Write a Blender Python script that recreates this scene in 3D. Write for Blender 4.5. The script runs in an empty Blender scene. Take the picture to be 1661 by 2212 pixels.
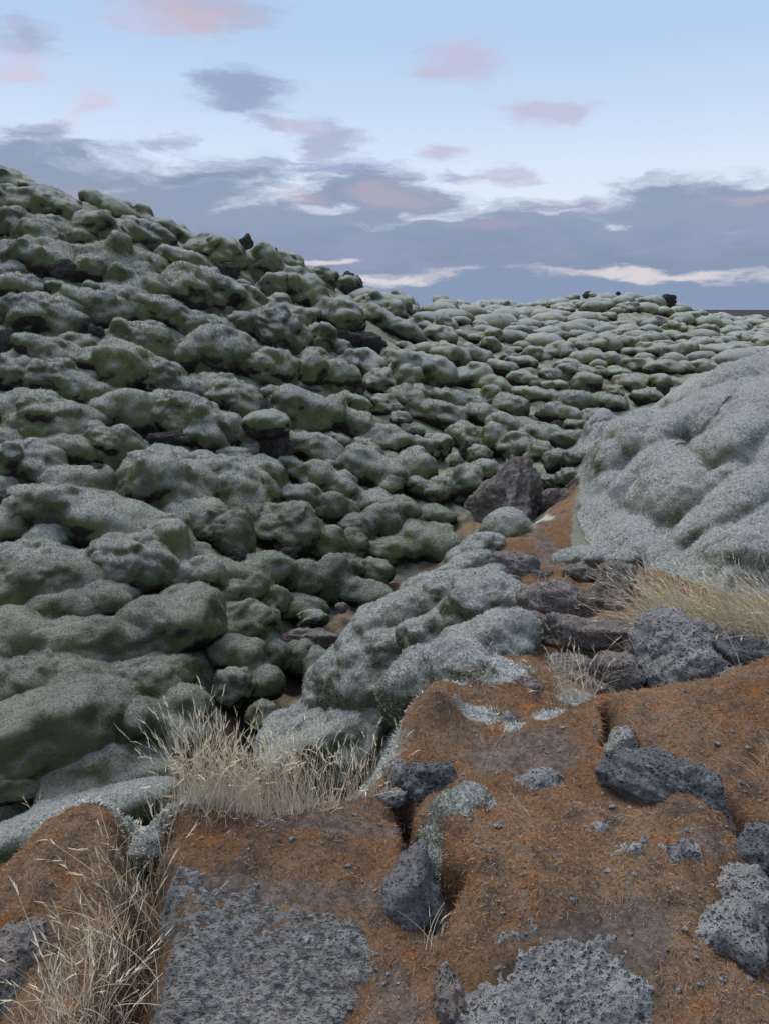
import bpy, bmesh, math
import numpy as np
R = math.radians
rng = np.random.default_rng(11)
sc = bpy.context.scene
COL = sc.collection

# ------------------------------------------------------------------ camera
EYE = np.array([0.0, 0.0, 1.6]); PITCH = R(15.3); FPX = 1597.0; PW, PH = 1661.0, 2212.0
cd = bpy.data.cameras.new('camera'); cam = bpy.data.objects.new('camera', cd); COL.objects.link(cam)
cam.location = EYE; cam.rotation_euler = (R(90) - PITCH, 0, 0)
cd.sensor_fit = 'VERTICAL'; cd.sensor_height = 24.0; cd.lens = 24.0 * FPX / PH
cd.clip_start = 0.02; cd.clip_end = 20000
sc.camera = cam
FWD = np.array([0, math.cos(PITCH), -math.sin(PITCH)]); UPV = np.array([0, math.sin(PITCH), math.cos(PITCH)]); RGT = np.array([1.0, 0, 0])
def ray(px, py):
    px = np.asarray(px, float); py = np.asarray(py, float)
    return FWD + ((px - PW/2)/FPX)[..., None]*RGT + ((PH/2 - py)/FPX)[..., None]*UPV
def at_z(px, py, z):
    d = ray(px, py); return EYE + d*((z - EYE[2])/d[..., 2])[..., None]
def at_y(px, py, y):
    d = ray(px, py); return EYE + d*(y/d[..., 1])[..., None]

# ------------------------------------------------------------------ sky, sun, exposure
SUN_EL, SUN_ROT = 58.0, -35.0         # soft light from high cloud, ahead and to the left
sc.view_settings.view_transform = 'Standard'; sc.view_settings.look = 'None'
sc.view_settings.exposure = 0.5; sc.view_settings.gamma = 1.0; sc.view_settings.use_curve_mapping = False
sc.render.engine = 'CYCLES'
sc.cycles.use_denoising = True; sc.cycles.max_bounces = 6; sc.cycles.diffuse_bounces = 2
sc.cycles.use_adaptive_sampling = True; sc.cycles.adaptive_threshold = 0.02

class NT:
    """tiny node helper"""
    def __init__(s, tree): s.t = tree; s.n = tree.nodes; s.l = tree.links
    def node(s, typ, **kw):
        n = s.n.new(typ)
        for k, v in kw.items(): setattr(n, k, v)
        return n
    def inp(s, sock, v):
        if isinstance(v, bpy.types.NodeSocket): s.l.new(v, sock)
        elif v is not None: sock.default_value = v
    def m(s, op, a, b=None, c=None, clamp=False):
        n = s.node('ShaderNodeMath', operation=op); n.use_clamp = clamp
        for i, v in enumerate((a, b, c)): s.inp(n.inputs[i], v)
        return n.outputs[0]
    def ramp(s, v, lo, hi, a=0.0, b=1.0):
        n = s.node('ShaderNodeMapRange', interpolation_type='SMOOTHSTEP')
        for i, x in enumerate((v, lo, hi, a, b)): s.inp(n.inputs[i], x)
        return n.outputs[0]
    def mix(s, f, a, b, blend='MIX'):
        n = s.node('ShaderNodeMix', data_type='RGBA', blend_type=blend)
        s.inp(n.inputs[0], f)
        for i, v in ((6, a), (7, b)):
            s.inp(n.inputs[i], v if isinstance(v, bpy.types.NodeSocket) else (*v, 1.0))
        return n.outputs[2]
    def noise(s, vec, scale, detail=4.0, rough=0.55, dist=0.0, out='Fac'):
        n = s.node('ShaderNodeTexNoise'); s.inp(n.inputs['Vector'], vec)
        n.inputs['Scale'].default_value = scale; n.inputs['Detail'].default_value = detail
        n.inputs['Roughness'].default_value = rough; n.inputs['Distortion'].default_value = dist
        return n.outputs[out]
    def voro(s, vec, scale, feature='F1', rnd=1.0, out='Distance'):
        n = s.node('ShaderNodeTexVoronoi', feature=feature); s.inp(n.inputs['Vector'], vec)
        n.inputs['Scale'].default_value = scale; n.inputs['Randomness'].default_value = rnd
        return n.outputs[out]
    def comb(s, x, y, z):
        n = s.node('ShaderNodeCombineXYZ')
        for i, v in enumerate((x, y, z)): s.inp(n.inputs[i], v)
        return n.outputs[0]

w = bpy.data.worlds.new('World'); sc.world = w; w.use_nodes = True
w.cycles.sampling_method = 'MANUAL'; w.cycles.sample_map_resolution = 256
nt = NT(w.node_tree); w.node_tree.nodes.clear()
tc = nt.node('ShaderNodeTexCoord'); sep = nt.node('ShaderNodeSeparateXYZ'); nt.l.new(tc.outputs['Generated'], sep.inputs[0])
sky = nt.node('ShaderNodeTexSky', sky_type='NISHITA'); sky.sun_disc = False
sky.sun_elevation = R(SUN_EL); sky.sun_rotation = R(SUN_ROT); sky.altitude = 100; sky.air_density = 1.0; sky.dust_density = 0.4; sky.ozone_density = 1.6
SKYK = 0.10
el = nt.m('ARCSINE', sep.outputs[2]); az = nt.m('ARCTAN2', sep.outputs[0], sep.outputs[1])
nv = nt.comb(nt.m('MULTIPLY', az, 5.0), nt.m('MULTIPLY', el, 17.0), 3.7)
wn = nt.node('ShaderNodeTexNoise'); nt.l.new(nv, wn.inputs['Vector']); wn.inputs['Scale'].default_value = 1.5; wn.inputs['Detail'].default_value = 6; wn.inputs['Roughness'].default_value = .6
ws = nt.node('ShaderNodeSeparateColor'); nt.l.new(wn.outputs['Color'], ws.inputs[0])
azw = nt.m('ADD', az, nt.m('MULTIPLY', nt.m('SUBTRACT', ws.outputs[0], 0.5), 0.17))
elw = nt.m('ADD', el, nt.m('MULTIPLY', nt.m('SUBTRACT', ws.outputs[1], 0.5), 0.055))
CV = nt.comb(azw, elw, 0.0)
fb = nt.noise(nt.comb(nt.m('MULTIPLY', azw, 5.0), nt.m('MULTIPLY', elw, 21.0), 1.2), 2.2, 7, 0.66); fb0 = nt.m('SUBTRACT', fb, 0.5)
fb2 = ws.outputs[2]
veilc = nt.mix(nt.ramp(el, 0.08, 0.34), (5.5, 6.1, 6.9), (3.3, 4.4, 6.2))
col = nt.mix(nt.ramp(el, 0.0, 0.36, 0.97, 0.92), sky.outputs[0], veilc)
GREY, PINK, CREAM, LOWB = (1.66, 2.14, 3.05), (4.9, 3.75, 4.25), (5.0, 4.7, 5.0), (1.75, 2.3, 3.4)
MAUVE, PALE, LGREY = (2.8, 3.15, 4.3), (3.8, 3.75, 4.9), (2.3, 2.75, 4.2)
def azel(px, py):
    d = ray(px, py); d = d/np.linalg.norm(d); return math.atan2(d[0], d[1]), math.asin(d[2])
def clouds(col, c, op, lst, t0=.15, t1=.95, fray=1.7):
    """soft ellipses (photo position, half sizes, tilt) broken up by noise, all of one tint"""
    v = None
    for a in lst:
        px, py, hw, hh = a[:4]; tilt = a[4] if len(a) > 4 else 0; a0, e0 = azel(px, py); k = 1.35/FPX
        mp = nt.node('ShaderNodeMapping', vector_type='TEXTURE'); nt.l.new(CV, mp.inputs[0])
        mp.inputs['Location'].default_value = (a0, e0, 0); mp.inputs['Rotation'].default_value = (0, 0, -R(tilt)); mp.inputs['Scale'].default_value = (hw*k, hh*k, 1)
        g = nt.node('ShaderNodeTexGradient', gradient_type='SPHERICAL'); nt.l.new(mp.outputs[0], g.inputs[0])
        v = g.outputs['Fac'] if v is None else nt.m('MAXIMUM', v, g.outputs['Fac'])
    gate = nt.ramp(v, 0.0, .25)
    v = nt.m('ADD', v, nt.m('MULTIPLY', nt.m('MULTIPLY', fb0, fray), gate))
    return nt.mix(nt.ramp(v, t0, t1, 0.0, op), col, c)
outside = nt.m('MAXIMUM', nt.ramp(nt.m('ABSOLUTE', az), 0.55, 0.75), nt.ramp(el, 0.36, 0.5))
col = nt.mix(nt.m('MULTIPLY', outside, nt.ramp(nt.m('ADD', fb2, nt.m('MULTIPLY', fb0, 0.5)), 0.52, 0.68, 0.0, 0.6)), col, MAUVE)
col = clouds(col, MAUVE, .85, [(30,75,75,45),(590,262,75,20,15),(690,310,80,50,-30),(90,285,58,24),(190,312,75,14),(390,305,50,26),(975,385,60,11),(400,380,100,10),(570,410,45,9),(450,25,170,40)])
col = clouds(col, LGREY, .95, [(520,205,140,46),(720,355,125,32)])
col = clouds(col, PALE, .85, [(1160,245,100,34),(955,328,62,22),(1070,375,62,17),(985,135,110,34),(650,275,55,18)])
col = clouds(col, PINK, .5, [(410,35,150,36),(10,150,70,42),(165,230,60,34,-35)])
col = clouds(col, GREY, .9, [(-80,400,380,90,-6),(250,465,380,75,-14),(560,505,360,80),(800,440,180,62),(1150,492,210,58),(1400,530,460,75),(1530,462,300,70),(1060,535,540,82)], .12, .62, 1.0)
bank = nt.ramp(nt.m('ADD', elw, nt.m('MULTIPLY', fb0, -0.04)), 0.112, 0.066, 0.0, .96)
col = nt.mix(bank, col, nt.mix(nt.ramp(fb2, 0.35, 0.65), GREY, (2.1, 2.4, 3.6)))
col = nt.mix(nt.ramp(elw, 0.056, 0.032), col, LOWB)
col = clouds(col, (4.1, 3.2, 3.8), .42, [(850,430,80,30),(640,428,80,18),(1640,428,120,12)], .2, .9)
col = clouds(col, (2.8, 2.5, 3.6), .6, [(1060,490,70,16),(100,430,150,30),(1210,450,110,14)], .2, .9)
col = clouds(col, CREAM, .95, [(1440,590,300,11,2),(820,601,190,15,-3),(700,562,110,9,-4),(-900,590,300,10),(2500,590,300,10)], .2, .85, 1.3)
col = clouds(col, (4.8, 5.2, 6.3), .7, [(1320,487,26,6),(730,449,80,9),(930,472,90,8),(1190,458,75,7)], .25, .9, 1.6)
bg = nt.node('ShaderNodeBackground'); bg.inputs['Strength'].default_value = SKYK
nt.l.new(col, bg.inputs[0]); ow = nt.node('ShaderNodeOutputWorld'); nt.l.new(bg.outputs[0], ow.inputs[0])

sd = bpy.data.lights.new('sun', 'SUN'); sd.energy = 1.9; sd.angle = R(36); sd.color = (1.0, 0.94, 0.86)
so = bpy.data.objects.new('sun', sd); COL.objects.link(so); so.location = (-20, -20, 30)
so.rotation_euler = (R(90-SUN_EL), 0, R(-SUN_ROT)+math.pi)

# ------------------------------------------------------------------ numeric helpers
PERM = rng.permutation(256); GR = rng.normal(size=(256, 3)); GR /= np.linalg.norm(GR, axis=1)[:, None]
def pn(p):
    p = np.asarray(p, float); i = np.floor(p).astype(np.int64); f = p - i; u = f*f*f*(f*(f*6-15)+10)
    o = np.zeros(len(p))
    for dx in (0, 1):
        wx = u[:, 0] if dx else 1-u[:, 0]; a = PERM[(i[:, 0]+dx) & 255]
        for dy in (0, 1):
            wy = wx*(u[:, 1] if dy else 1-u[:, 1]); b = PERM[(a+i[:, 1]+dy) & 255]
            for dz in (0, 1):
                wz = wy*(u[:, 2] if dz else 1-u[:, 2]); g = GR[PERM[(b+i[:, 2]+dz) & 255]]
                o += wz*((f[:, 0]-dx)*g[:, 0]+(f[:, 1]-dy)*g[:, 1]+(f[:, 2]-dz)*g[:, 2])
    return o*1.5
def fbm(p, o=3, gain=.5):
    p = np.asarray(p, float); a, s = 1.0, 0
    for _ in range(o): s = s + a*pn(p); p = p*2.03+7.1; a *= gain
    return s
def billow(p, o=2, gain=.5):
    p = np.asarray(p, float); a, s = 1.0, 0
    for _ in range(o): s = s + a*(np.sqrt(pn(p)**2+.004)-.2); p = p*2.1+3.3; a *= gain
    return s
def knobs(p, rad=.66):
    """rounded knobs packed side by side (cellular), 0 in the creases to 1 on the tops"""
    p = np.asarray(p, float); i = np.floor(p).astype(np.int64); best = np.full(len(p), 9.0)
    for dx in (-1, 0, 1):
        a = PERM[(i[:, 0]+dx) & 255]
        for dy in (-1, 0, 1):
            b = PERM[(a+i[:, 1]+dy) & 255]
            for dz in (-1, 0, 1):
                h = PERM[(b+i[:, 2]+dz) & 255]; g = GR[h]*.38+.5
                d = (i[:, 0]+dx+g[:, 0]-p[:, 0])**2+(i[:, 1]+dy+g[:, 1]-p[:, 1])**2+(i[:, 2]+dz+g[:, 2]-p[:, 2])**2
                best = np.minimum(best, d)
    return np.sqrt(np.clip(1-best/(rad*rad), 0, 1)+.01)
def xyz(x, y, z=0): return np.stack([x, y, np.broadcast_to(np.asarray(z, float), np.shape(x))], -1)
def sstep(a, b, x):
    t = np.clip((x-a)/(b-a), 0, 1); return t*t*(3-2*t)

# ------------------------------------------------------------------ the lie of the land (world-space height)
CP = []
for px, py, z in ((830,2212,0),(400,2212,0),(100,2212,-.02),(1200,2212,.03),(1600,2212,.08),(600,1900,.02),(600,1765,.04),(150,1800,-.02),(850,1760,.0),(1100,1800,.06),(1400,1800,.1),(1661,1800,.12),
                  (1661,1600,.2),(500,1742,.03),(700,1722,.0),(400,1764,.02),(300,1768,-.02),(780,1690,-.03),(1661,1450,.22),(1400,1600,.12),(1200,1600,.05),(1000,1600,.04),(860,1600,-.02),(900,1500,-.06),(1000,1400,-.02),(1150,1400,.05),(1400,1400,.1),(1100,1300,.03),(1300,1300,.06),(1500,1350,.1),
                  (1661,1320,.1),(1430,1250,.1),(1250,1230,.08),(1000,1240,0),(1080,1130,.06),(1190,1150,.1),(1235,1065,.12)):
    CP.append(at_z(px, py, z))
for px, py, y in ((800,1310,4.7),(740,1420,4.45),(690,1520,4.2),(640,1560,4.15),(560,1550,4.6),(640,1440,5.5),(820,1240,6.9),(920,1190,7.5),(1020,1100,7.9),(1210,1045,8.3),(1280,930,11.0),(1400,840,13.5),(1600,785,17),
                  (0,410,14.3),(120,430,14.3),(250,462,14.7),(380,510,15.2),(500,540,16),(600,580,16.4),(700,622,17),(850,665,20),(1000,672,25),(1150,678,30),(1260,648,35),(1330,644,35),(1420,650,35.5),(1480,676,37),(1550,692,43),(1661,690,48),(1400,720,24),(1600,720,28),(1200,740,20),(1000,760,16),(1200,820,14),(1100,900,11.5),(1000,900,11.8),
                  (0,600,11.3),(300,620,12),(600,700,13),(800,760,14),(0,800,8.9),(300,800,9.5),(600,800,11),(800,900,10.6),(0,950,7.5),(300,960,7.9),(600,950,9),(850,1020,9.0),(0,1100,6.2),(400,1100,6.7),(700,1100,8),(150,1300,5.2),(400,1250,5.7),(650,1250,6.5),(100,1500,4.2),(100,1680,3.5),(300,1600,3.95),(500,1350,5.3),(450,1500,4.5),(-150,1500,4.1),(-150,1100,6.2),(-150,800,9),
                  (1560,838,6.2),(1661,850,5.8),(1450,905,6.3),(1360,960,6.3),(1295,985,6.2),(1285,1010,5.8),(1248,1120,5.15),(1400,950,5.8),(1500,1000,5.35),(1600,1000,5.0),(1600,1150,4.45),(1450,1150,4.65),(1340,1150,4.8),(1640,1270,4.0),(1900,850,5.6),(1900,1100,4.6),(1900,1270,4.0)):
    CP.append(at_y(px, py, y))
for p in ((1.2,3.0,-.0),(-1.2,2.9,-1.0),(-.6,2.8,-.95),(-.1,2.9,-.7),(-2,2.6,-1.0),(.25,3.3,-.35),(-3,2.0,-.7),(-5,2.5,-.3),(-8,3,.6),(-12,5,2),(-16,8,3.2),(-8,-2,.3),(-2,-3,0),(0,-2,0),(3,-3,.2),(5,0,.35),(3.5,2,.3),(7,3,.6),(9,7,.9),(10,12,.6),(13,20,.8),(22,30,.9),(30,45,1.0),
          (1.9,7.6,.3),(3,7.8,.6),(5,8.5,.7),(2.5,9.5,.0),(-20,14,4.2),(-25,25,4),(-12,20,3.6),(-7,22,3.0),(-3,24,2.3),(2,30,1.4),(6,42,1.7),(11,44,1.9),(20,55,1.1),(-20,45,2.5),(0,55,1.2),(45,60,.9),(-50,40,2.5),(-40,5,3),(-30,-30,1),(0,-30,.4),(30,-20,.5),(40,20,.8),(-60,80,1.5),(60,90,.7),(0,90,.8)):
    CP.append(np.array(p, float))
CP = np.array(CP)
def _phi(r2): return r2*np.log(r2+1e-9)*.5
def _feat(x, y):
    # compress distance so that the far field does not dominate the fit
    r = np.hypot(x, y); k = np.where(r > 1e-6, np.log1p(r/3)/(r/3+1e-9), 1); return x*k, y*k
fx, fy = _feat(CP[:, 0], CP[:, 1]); n = len(CP)
A = _phi((fx[:, None]-fx)**2+(fy[:, None]-fy)**2) + np.eye(n)*2e-4
P_ = np.c_[np.ones(n), fx, fy]
SOL = np.linalg.solve(np.block([[A, P_], [P_.T, np.zeros((3, 3))]]), np.r_[CP[:, 2], 0, 0, 0])
def tps(x, y):
    x = np.asarray(x, float); sh = x.shape; x = x.ravel(); y = np.asarray(y, float).ravel(); out = np.empty(len(x))
    u, v = _feat(x, y)
    for s in range(0, len(x), 20000):
        e = slice(s, s+20000)
        out[e] = _phi((u[e, None]-fx)**2+(v[e, None]-fy)**2)@SOL[:n] + SOL[n]+SOL[n+1]*u[e]+SOL[n+2]*v[e]
    r = np.hypot(x, y); t = sstep(60, 160, r)
    out = out*(1-t) + t*(.6+.6*pn(xyz(x/60, y/60)))
    return out.reshape(sh)

def poly_dist(x, y, pts, closed=True):
    """signed distance to a polygon (positive inside) or plain distance to a polyline"""
    d = np.full(x.shape, 1e9); ins = np.zeros(x.shape, bool); m = len(pts)
    for i in range(m if closed else m-1):
        a, b = pts[i], pts[(i+1) % m]; ex, ey = b[0]-a[0], b[1]-a[1]
        t = np.clip(((x-a[0])*ex+(y-a[1])*ey)/(ex*ex+ey*ey+1e-12), 0, 1)
        d = np.minimum(d, np.hypot(x-a[0]-t*ex, y-a[1]-t*ey))
        if closed:
            c = (a[1] > y) != (b[1] > y)
            ins ^= c & (x < ex*(y-a[1])/(ey if abs(ey) > 1e-12 else 1e-12)+a[0])
    return np.where(ins, d, -d) if closed else d
def w2(pts, z=0.05): return [tuple(at_z(a, b, z)[:2]) for a, b in pts]

RED_POLY = w2([(-400,2600),(-400,1770),(0,1790),(150,1745),(300,1750),(420,1760),(600,1730),(760,1690),(850,1640),(850,1530),(930,1500),(1060,1440),(1120,1330),(1150,1290),(1060,1230),(1075,1180),(1150,1160),(1165,1110),(1190,1088),(1236,1070),(1246,1090),(1236,1130),(1232,1200),(1340,1225),(1430,1255),(1700,1310),(2300,1340),(2300,2600)])
CRACKS = [(w2([(868,1705),(885,1790),(920,1850),(965,1930),(958,1975)]), .034, .15), (w2([(298,1770),(308,1880),(318,1990),(270,2110),(200,2260)]), .06, .2),
          (w2([(1308,1580),(1325,1640),(1350,1665)]), .03, .16), (w2([(1370,1480),(1415,1510)]), .05, .2), (w2([(1590,1830),(1661,1930)]), .03, .12)]
BUMPS = [(1230,1900,.42,.34,.11),(1480,1570,.42,.36,.13),(925,1570,.16,.22,.13),(600,1850,.5,.28,.05),(110,1850,.3,.25,.08),(1000,1790,.16,.2,.07),(1180,1640,.3,.2,.03),(1100,1960,.22,.18,.07),(1480,1800,.22,.2,.06),
         (1290,1560,.2,.14,.05),(1400,2050,.3,.25,.05),(150,1755,.26,.10,.07),(420,1765,.1,.12,.05),(1150,1480,.25,.2,.04)]
BW = [(at_z(a, b, .06)[:2], rx, ry, h) for a, b, rx, ry, h in BUMPS]
MOUND = [(1.40,5.2),(1.52,5.7),(1.72,6.4),(1.85,7.1),(2.2,7.8),(3.3,8.1),(4.6,7.8),(4.9,6),(4.6,4.0),(3.4,3.6),(2.4,3.78),(1.95,3.98),(1.66,4.2),(1.48,4.5),(1.38,4.85)]
def near_w(x, y):
    return sstep(8.5, 6.0, y)*sstep(-.5, .3, poly_dist(x, y, RED_POLY)) 
def land(x, y, detail=True):
    x = np.asarray(x, float); y = np.asarray(y, float); z = tps(x, y)
    sh = x.shape; xf = x.ravel(); yf = y.ravel(); zf = z.ravel().copy(); r = np.hypot(xf, yf)
    k = np.flatnonzero((r < 9) & (yf > -3))
    if len(k):
        xx, yy = xf[k], yf[k]; add = np.zeros(len(k))
        for (c, rx, ry, h) in BW: add += h*np.exp(-(((xx-c[0])/rx)**2+((yy-c[1])/ry)**2)*1.4)
        wob = .03*fbm(xyz(xx*11, yy*11, 1), 2); wob2 = .03*fbm(xyz(xx*11, yy*11, 5), 2)
        for pts, wd, dp in CRACKS:
            d = poly_dist(xx+wob, yy+wob2, pts, False); add -= dp*np.exp(-(d/wd)**2)
        zf[k] += add
    if detail:
        # lumpy lava everywhere off the trampled red ground
        redd = np.full(len(xf), -9.0); kk = np.flatnonzero(r < 14); redd[kk] = poly_dist(xf[kk], yf[kk], RED_POLY)
        off = sstep(.1, -.5, redd)*sstep(140, 60, r)
        md = np.full(len(xf), -9.0); kk = np.flatnonzero(r < 14); md[kk] = poly_dist(xf[kk], yf[kk], MOUND); im = sstep(-.02, .2, md); off = off*(1-im); zf -= .16*im
        zf += off*(-.10*sstep(14, 4, yf)*sstep(.5,-1.0,xf-.25*yf)-.20+.16*billow(xyz(xf*1.3, yf*1.3, 2), 2)+.05*billow(xyz(xf*4.2, yf*4.2, 8), 2)+.12*knobs(xyz(xf*1.9, yf*1.9+.2*np.sin(xf*3), 2)))
        on = 1-sstep(.1, -.3, redd)
        zf[kk] += on[kk]*(.035*fbm(xyz(xf[kk]*3.1, yf[kk]*3.1, 4), 3)+.03*billow(xyz(xf[kk]*6.3, yf[kk]*6.3, 14), 2)+.010*fbm(xyz(xf[kk]*17, yf[kk]*17, 9), 3))
    return zf.reshape(sh)
def hit(px, py):
    """where the pixels' rays first meet the land (nearest approach where they pass above it)"""
    d = ray(px, py); d = np.atleast_2d(d)
    ts = np.geomspace(1.0, 70, 420); out = np.empty((len(d), 3))
    for i, v in enumerate(d):
        p = EYE+v*ts[:, None]; g = p[:, 2]-tps(p[:, 0], p[:, 1])
        k = np.flatnonzero(g < 0)
        if len(k) and k[0] > 0:
            j = k[0]; f = g[j-1]/(g[j-1]-g[j]); t = ts[j-1]+(ts[j]-ts[j-1])*f
        else: t = ts[np.argmin(g/ts)]
        out[i] = EYE+v*t
    return out

# ------------------------------------------------------------------ mesh helpers
def mesh(name, V, F, smooth=True):
    V = np.ascontiguousarray(V, np.float32); F = np.ascontiguousarray(F, np.int32); k = F.shape[1]
    me = bpy.data.meshes.new(name); me.vertices.add(len(V)); me.vertices.foreach_set('co', V.ravel())
    me.loops.add(F.size); me.loops.foreach_set('vertex_index', F.ravel())
    me.polygons.add(len(F)); me.polygons.foreach_set('loop_start', np.arange(0, F.size, k, dtype=np.int32))
    me.polygons.foreach_set('use_smooth', np.full(len(F), smooth, bool))
    me.update(calc_edges=True); return me
def obj(name, me, mat=None, parent=None, loc=None):
    o = bpy.data.objects.new(name, me); COL.objects.link(o)
    if mat is not None and me is not None and not me.materials: me.materials.append(mat)
    if parent is not None: o.parent = parent
    if loc is not None: o.location = loc
    return o
def tag(o, label=None, cat=None, group=None, kind=None):
    for k, v in (('label', label), ('category', cat), ('group', group), ('kind', kind)):
        if v: o[k] = v
    return o
def attr(me, name, vals):
    a = me.attributes.new(name, 'FLOAT', 'POINT'); a.data.foreach_set('value', np.ascontiguousarray(vals, np.float32)); return a
def place(name, V, F, mat, parent=None, smooth=True):
    """link a mesh given in world coordinates with its origin at its base"""
    V = np.asarray(V, float); c = np.array([V[:, 0].mean(), V[:, 1].mean(), V[:, 2].min()])
    if parent is not None: c = np.array(parent.location)
    o = obj(name, mesh(name, V-c, F, smooth), mat, parent)
    if parent is None: o.location = c
    return o
_ICO = {}
def ico(s):
    if s not in _ICO:
        bm = bmesh.new(); bmesh.ops.create_icosphere(bm, subdivisions=s, radius=1)
        _ICO[s] = (np.array([v.co[:] for v in bm.verts]), np.array([[v.index for v in f.verts] for f in bm.faces])); bm.free()
    return _ICO[s]
# ------------------------------------------------------------------ materials
def newmat(name):
    m = bpy.data.materials.new(name); m.use_nodes = True; m.node_tree.nodes.clear(); t = NT(m.node_tree)
    g = t.node('ShaderNodeNewGeometry'); s = t.node('ShaderNodeSeparateXYZ'); t.l.new(g.outputs['Normal'], s.inputs[0])
    return m, t, g.outputs['Position'], s.outputs[2]
def finish(m, t, col, rough=0.95, height=None, dist=0.01, strength=1.0, spec=0.15, sheen=0.0):
    b = t.node('ShaderNodeBsdfPrincipled'); o = t.node('ShaderNodeOutputMaterial')
    t.inp(b.inputs['Base Color'], col); t.inp(b.inputs['Roughness'], rough); b.inputs['Specular IOR Level'].default_value = spec
    if sheen: b.inputs['Sheen Weight'].default_value = sheen; b.inputs['Sheen Roughness'].default_value = .6
    if height is not None:
        bp = t.node('ShaderNodeBump'); bp.inputs['Distance'].default_value = dist; bp.inputs['Strength'].default_value = strength
        t.l.new(height, bp.inputs['Height']); t.l.new(bp.outputs[0], b.inputs['Normal'])
    t.l.new(b.outputs[0], o.inputs[0]); return m
LAVA_D, LAVA_B = (.030, .027, .027), (.075, .055, .045)
def lava_col(t, P):
    a = t.noise(P, 6, 6, .65)
    c = t.mix(t.ramp(a, .35, .65), LAVA_D, LAVA_B)
    return t.mix(t.ramp(t.noise(P, 23, 5, .7), .52, .68, 0, .6), c, (.13, .12, .125))
def moss_col(t, P, nz, f0, f1, fmax=.85, grey=.5):
    big = t.noise(P, 1.1, 4, .6); mid = t.noise(P, 4.3, 4, .6); fine = t.noise(P, 58, 5, .8); grain = t.noise(P, 170, 2, .7)
    c = t.mix(t.ramp(big, .36, .62), (.105, .122, .060), (.215, .225, .086))
    c = t.mix(t.ramp(mid, .42, .70, 0, grey), c, (.19, .205, .17))
    c = t.mix(t.ramp(mid, .44, .28, 0, .6), c, (.05, .058, .038))
    pat = t.noise(P, 2.1, 5, .65, .3)
    c = t.mix(t.ramp(pat, .58, .70, 0, .65), c, (.105, .085, .058)); c = t.mix(t.ramp(pat, .40, .30, 0, .55), c, (.19, .185, .18))
    fr = t.m('MULTIPLY', t.ramp(t.m('ADD', nz, t.m('MULTIPLY', t.m('SUBTRACT', mid, .5), .9)), f0, f1), fmax)
    fr = t.m('MULTIPLY', fr, t.ramp(t.m('ADD', fine, t.m('MULTIPLY', t.m('SUBTRACT', grain, .5), .6)), .34, .62, .35, 1.0))
    c = t.mix(fr, c, (.70, .71, .67))
    c = t.mix(t.ramp(fine, .48, .34, 0, .4), c, (.018, .022, .018))
    h = t.m('ADD', t.m('MULTIPLY', fine, 1.0), t.m('ADD', t.m('MULTIPLY', grain, .4), t.m('MULTIPLY', t.noise(P, 11, 3, .6, 1.0), 1.5)))
    return c, h
def moss_mat(name, f0, f1, fmax, grey, under=True, dist=.035):
    m, t, P, nz = newmat(name)
    c, h = moss_col(t, P, nz, f0, f1, fmax, grey)
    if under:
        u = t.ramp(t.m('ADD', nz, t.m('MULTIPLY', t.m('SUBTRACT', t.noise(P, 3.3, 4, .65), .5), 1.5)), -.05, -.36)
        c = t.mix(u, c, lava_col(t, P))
    return finish(m, t, c, .97, h, dist, 1.0, .08, .0)
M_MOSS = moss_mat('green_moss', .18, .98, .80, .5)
M_MOSS_SHADE = moss_mat('shade_toned_moss', .25, 1.1, .55, .5)  # less frost than green_moss, so the gully's shade is built into its colour
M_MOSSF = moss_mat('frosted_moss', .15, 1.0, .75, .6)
M_HOAR = moss_mat('hoary_moss', .05, .9, .95, .8, under=False)
M_PALE = moss_mat('hoar_moss', -.1, .75, .98, 1.0, under=False)
def rock_mat(name, c0, c1, c2, pit=55, dist=.035, lichen=.3):
    m, t, P, nz = newmat(name)
    a = t.noise(P, 7, 6, .65); b = t.noise(P, 40, 4, .7)
    c = t.mix(t.ramp(a, .35, .66), c0, c1); c = t.mix(t.ramp(b, .5, .75, 0, .7), c, c2)
    wv = t.node('ShaderNodeVectorMath', operation='MULTIPLY_ADD'); t.l.new(t.noise(P, pit*.6, 3, .6, out='Color'), wv.inputs[0]); wv.inputs[1].default_value = (1.3/pit,)*3; t.l.new(P, wv.inputs[2])
    v = t.voro(wv.outputs[0], pit*1.3); v2 = t.voro(wv.outputs[0], pit*3.1); sel = t.ramp(t.noise(P, pit*.25, 2), .38, .55)
    p = t.m('MULTIPLY', t.ramp(v, .42, .12), sel); p2 = t.ramp(v2, .35, .1, 0, .6)
    pits = t.m('MAXIMUM', p, p2)
    c = t.mix(t.m('MULTIPLY', pits, .6), c, (c0[0]*.35, c0[1]*.35, c0[2]*.35))
    c = t.mix(t.ramp(t.noise(P, 13, 4, .7), .60, .72, 0, lichen), c, (.17, .17, .15))
    h = t.m('ADD', t.m('MULTIPLY', pits, -.8), t.m('ADD', t.m('MULTIPLY', a, 1.2), t.m('MULTIPLY', b, .5)))
    return finish(m, t, c, .9, h, dist, 1.0, .25)
M_ROCK = rock_mat('grey_lava', (.19, .182, .178), (.30, .288, .278), (.42, .405, .39))
M_ROCKD = rock_mat('dark_lava', (.10, .098, .10), (.16, .157, .16), (.29, .283, .28))
M_ROCKB = rock_mat('brown_lava', (.15, .12, .105), (.25, .212, .19), (.38, .34, .31))
M_ROCKS = rock_mat('slope_lava', (.022, .020, .021), (.055, .046, .042), (.11, .105, .105), 30, .035)
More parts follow.
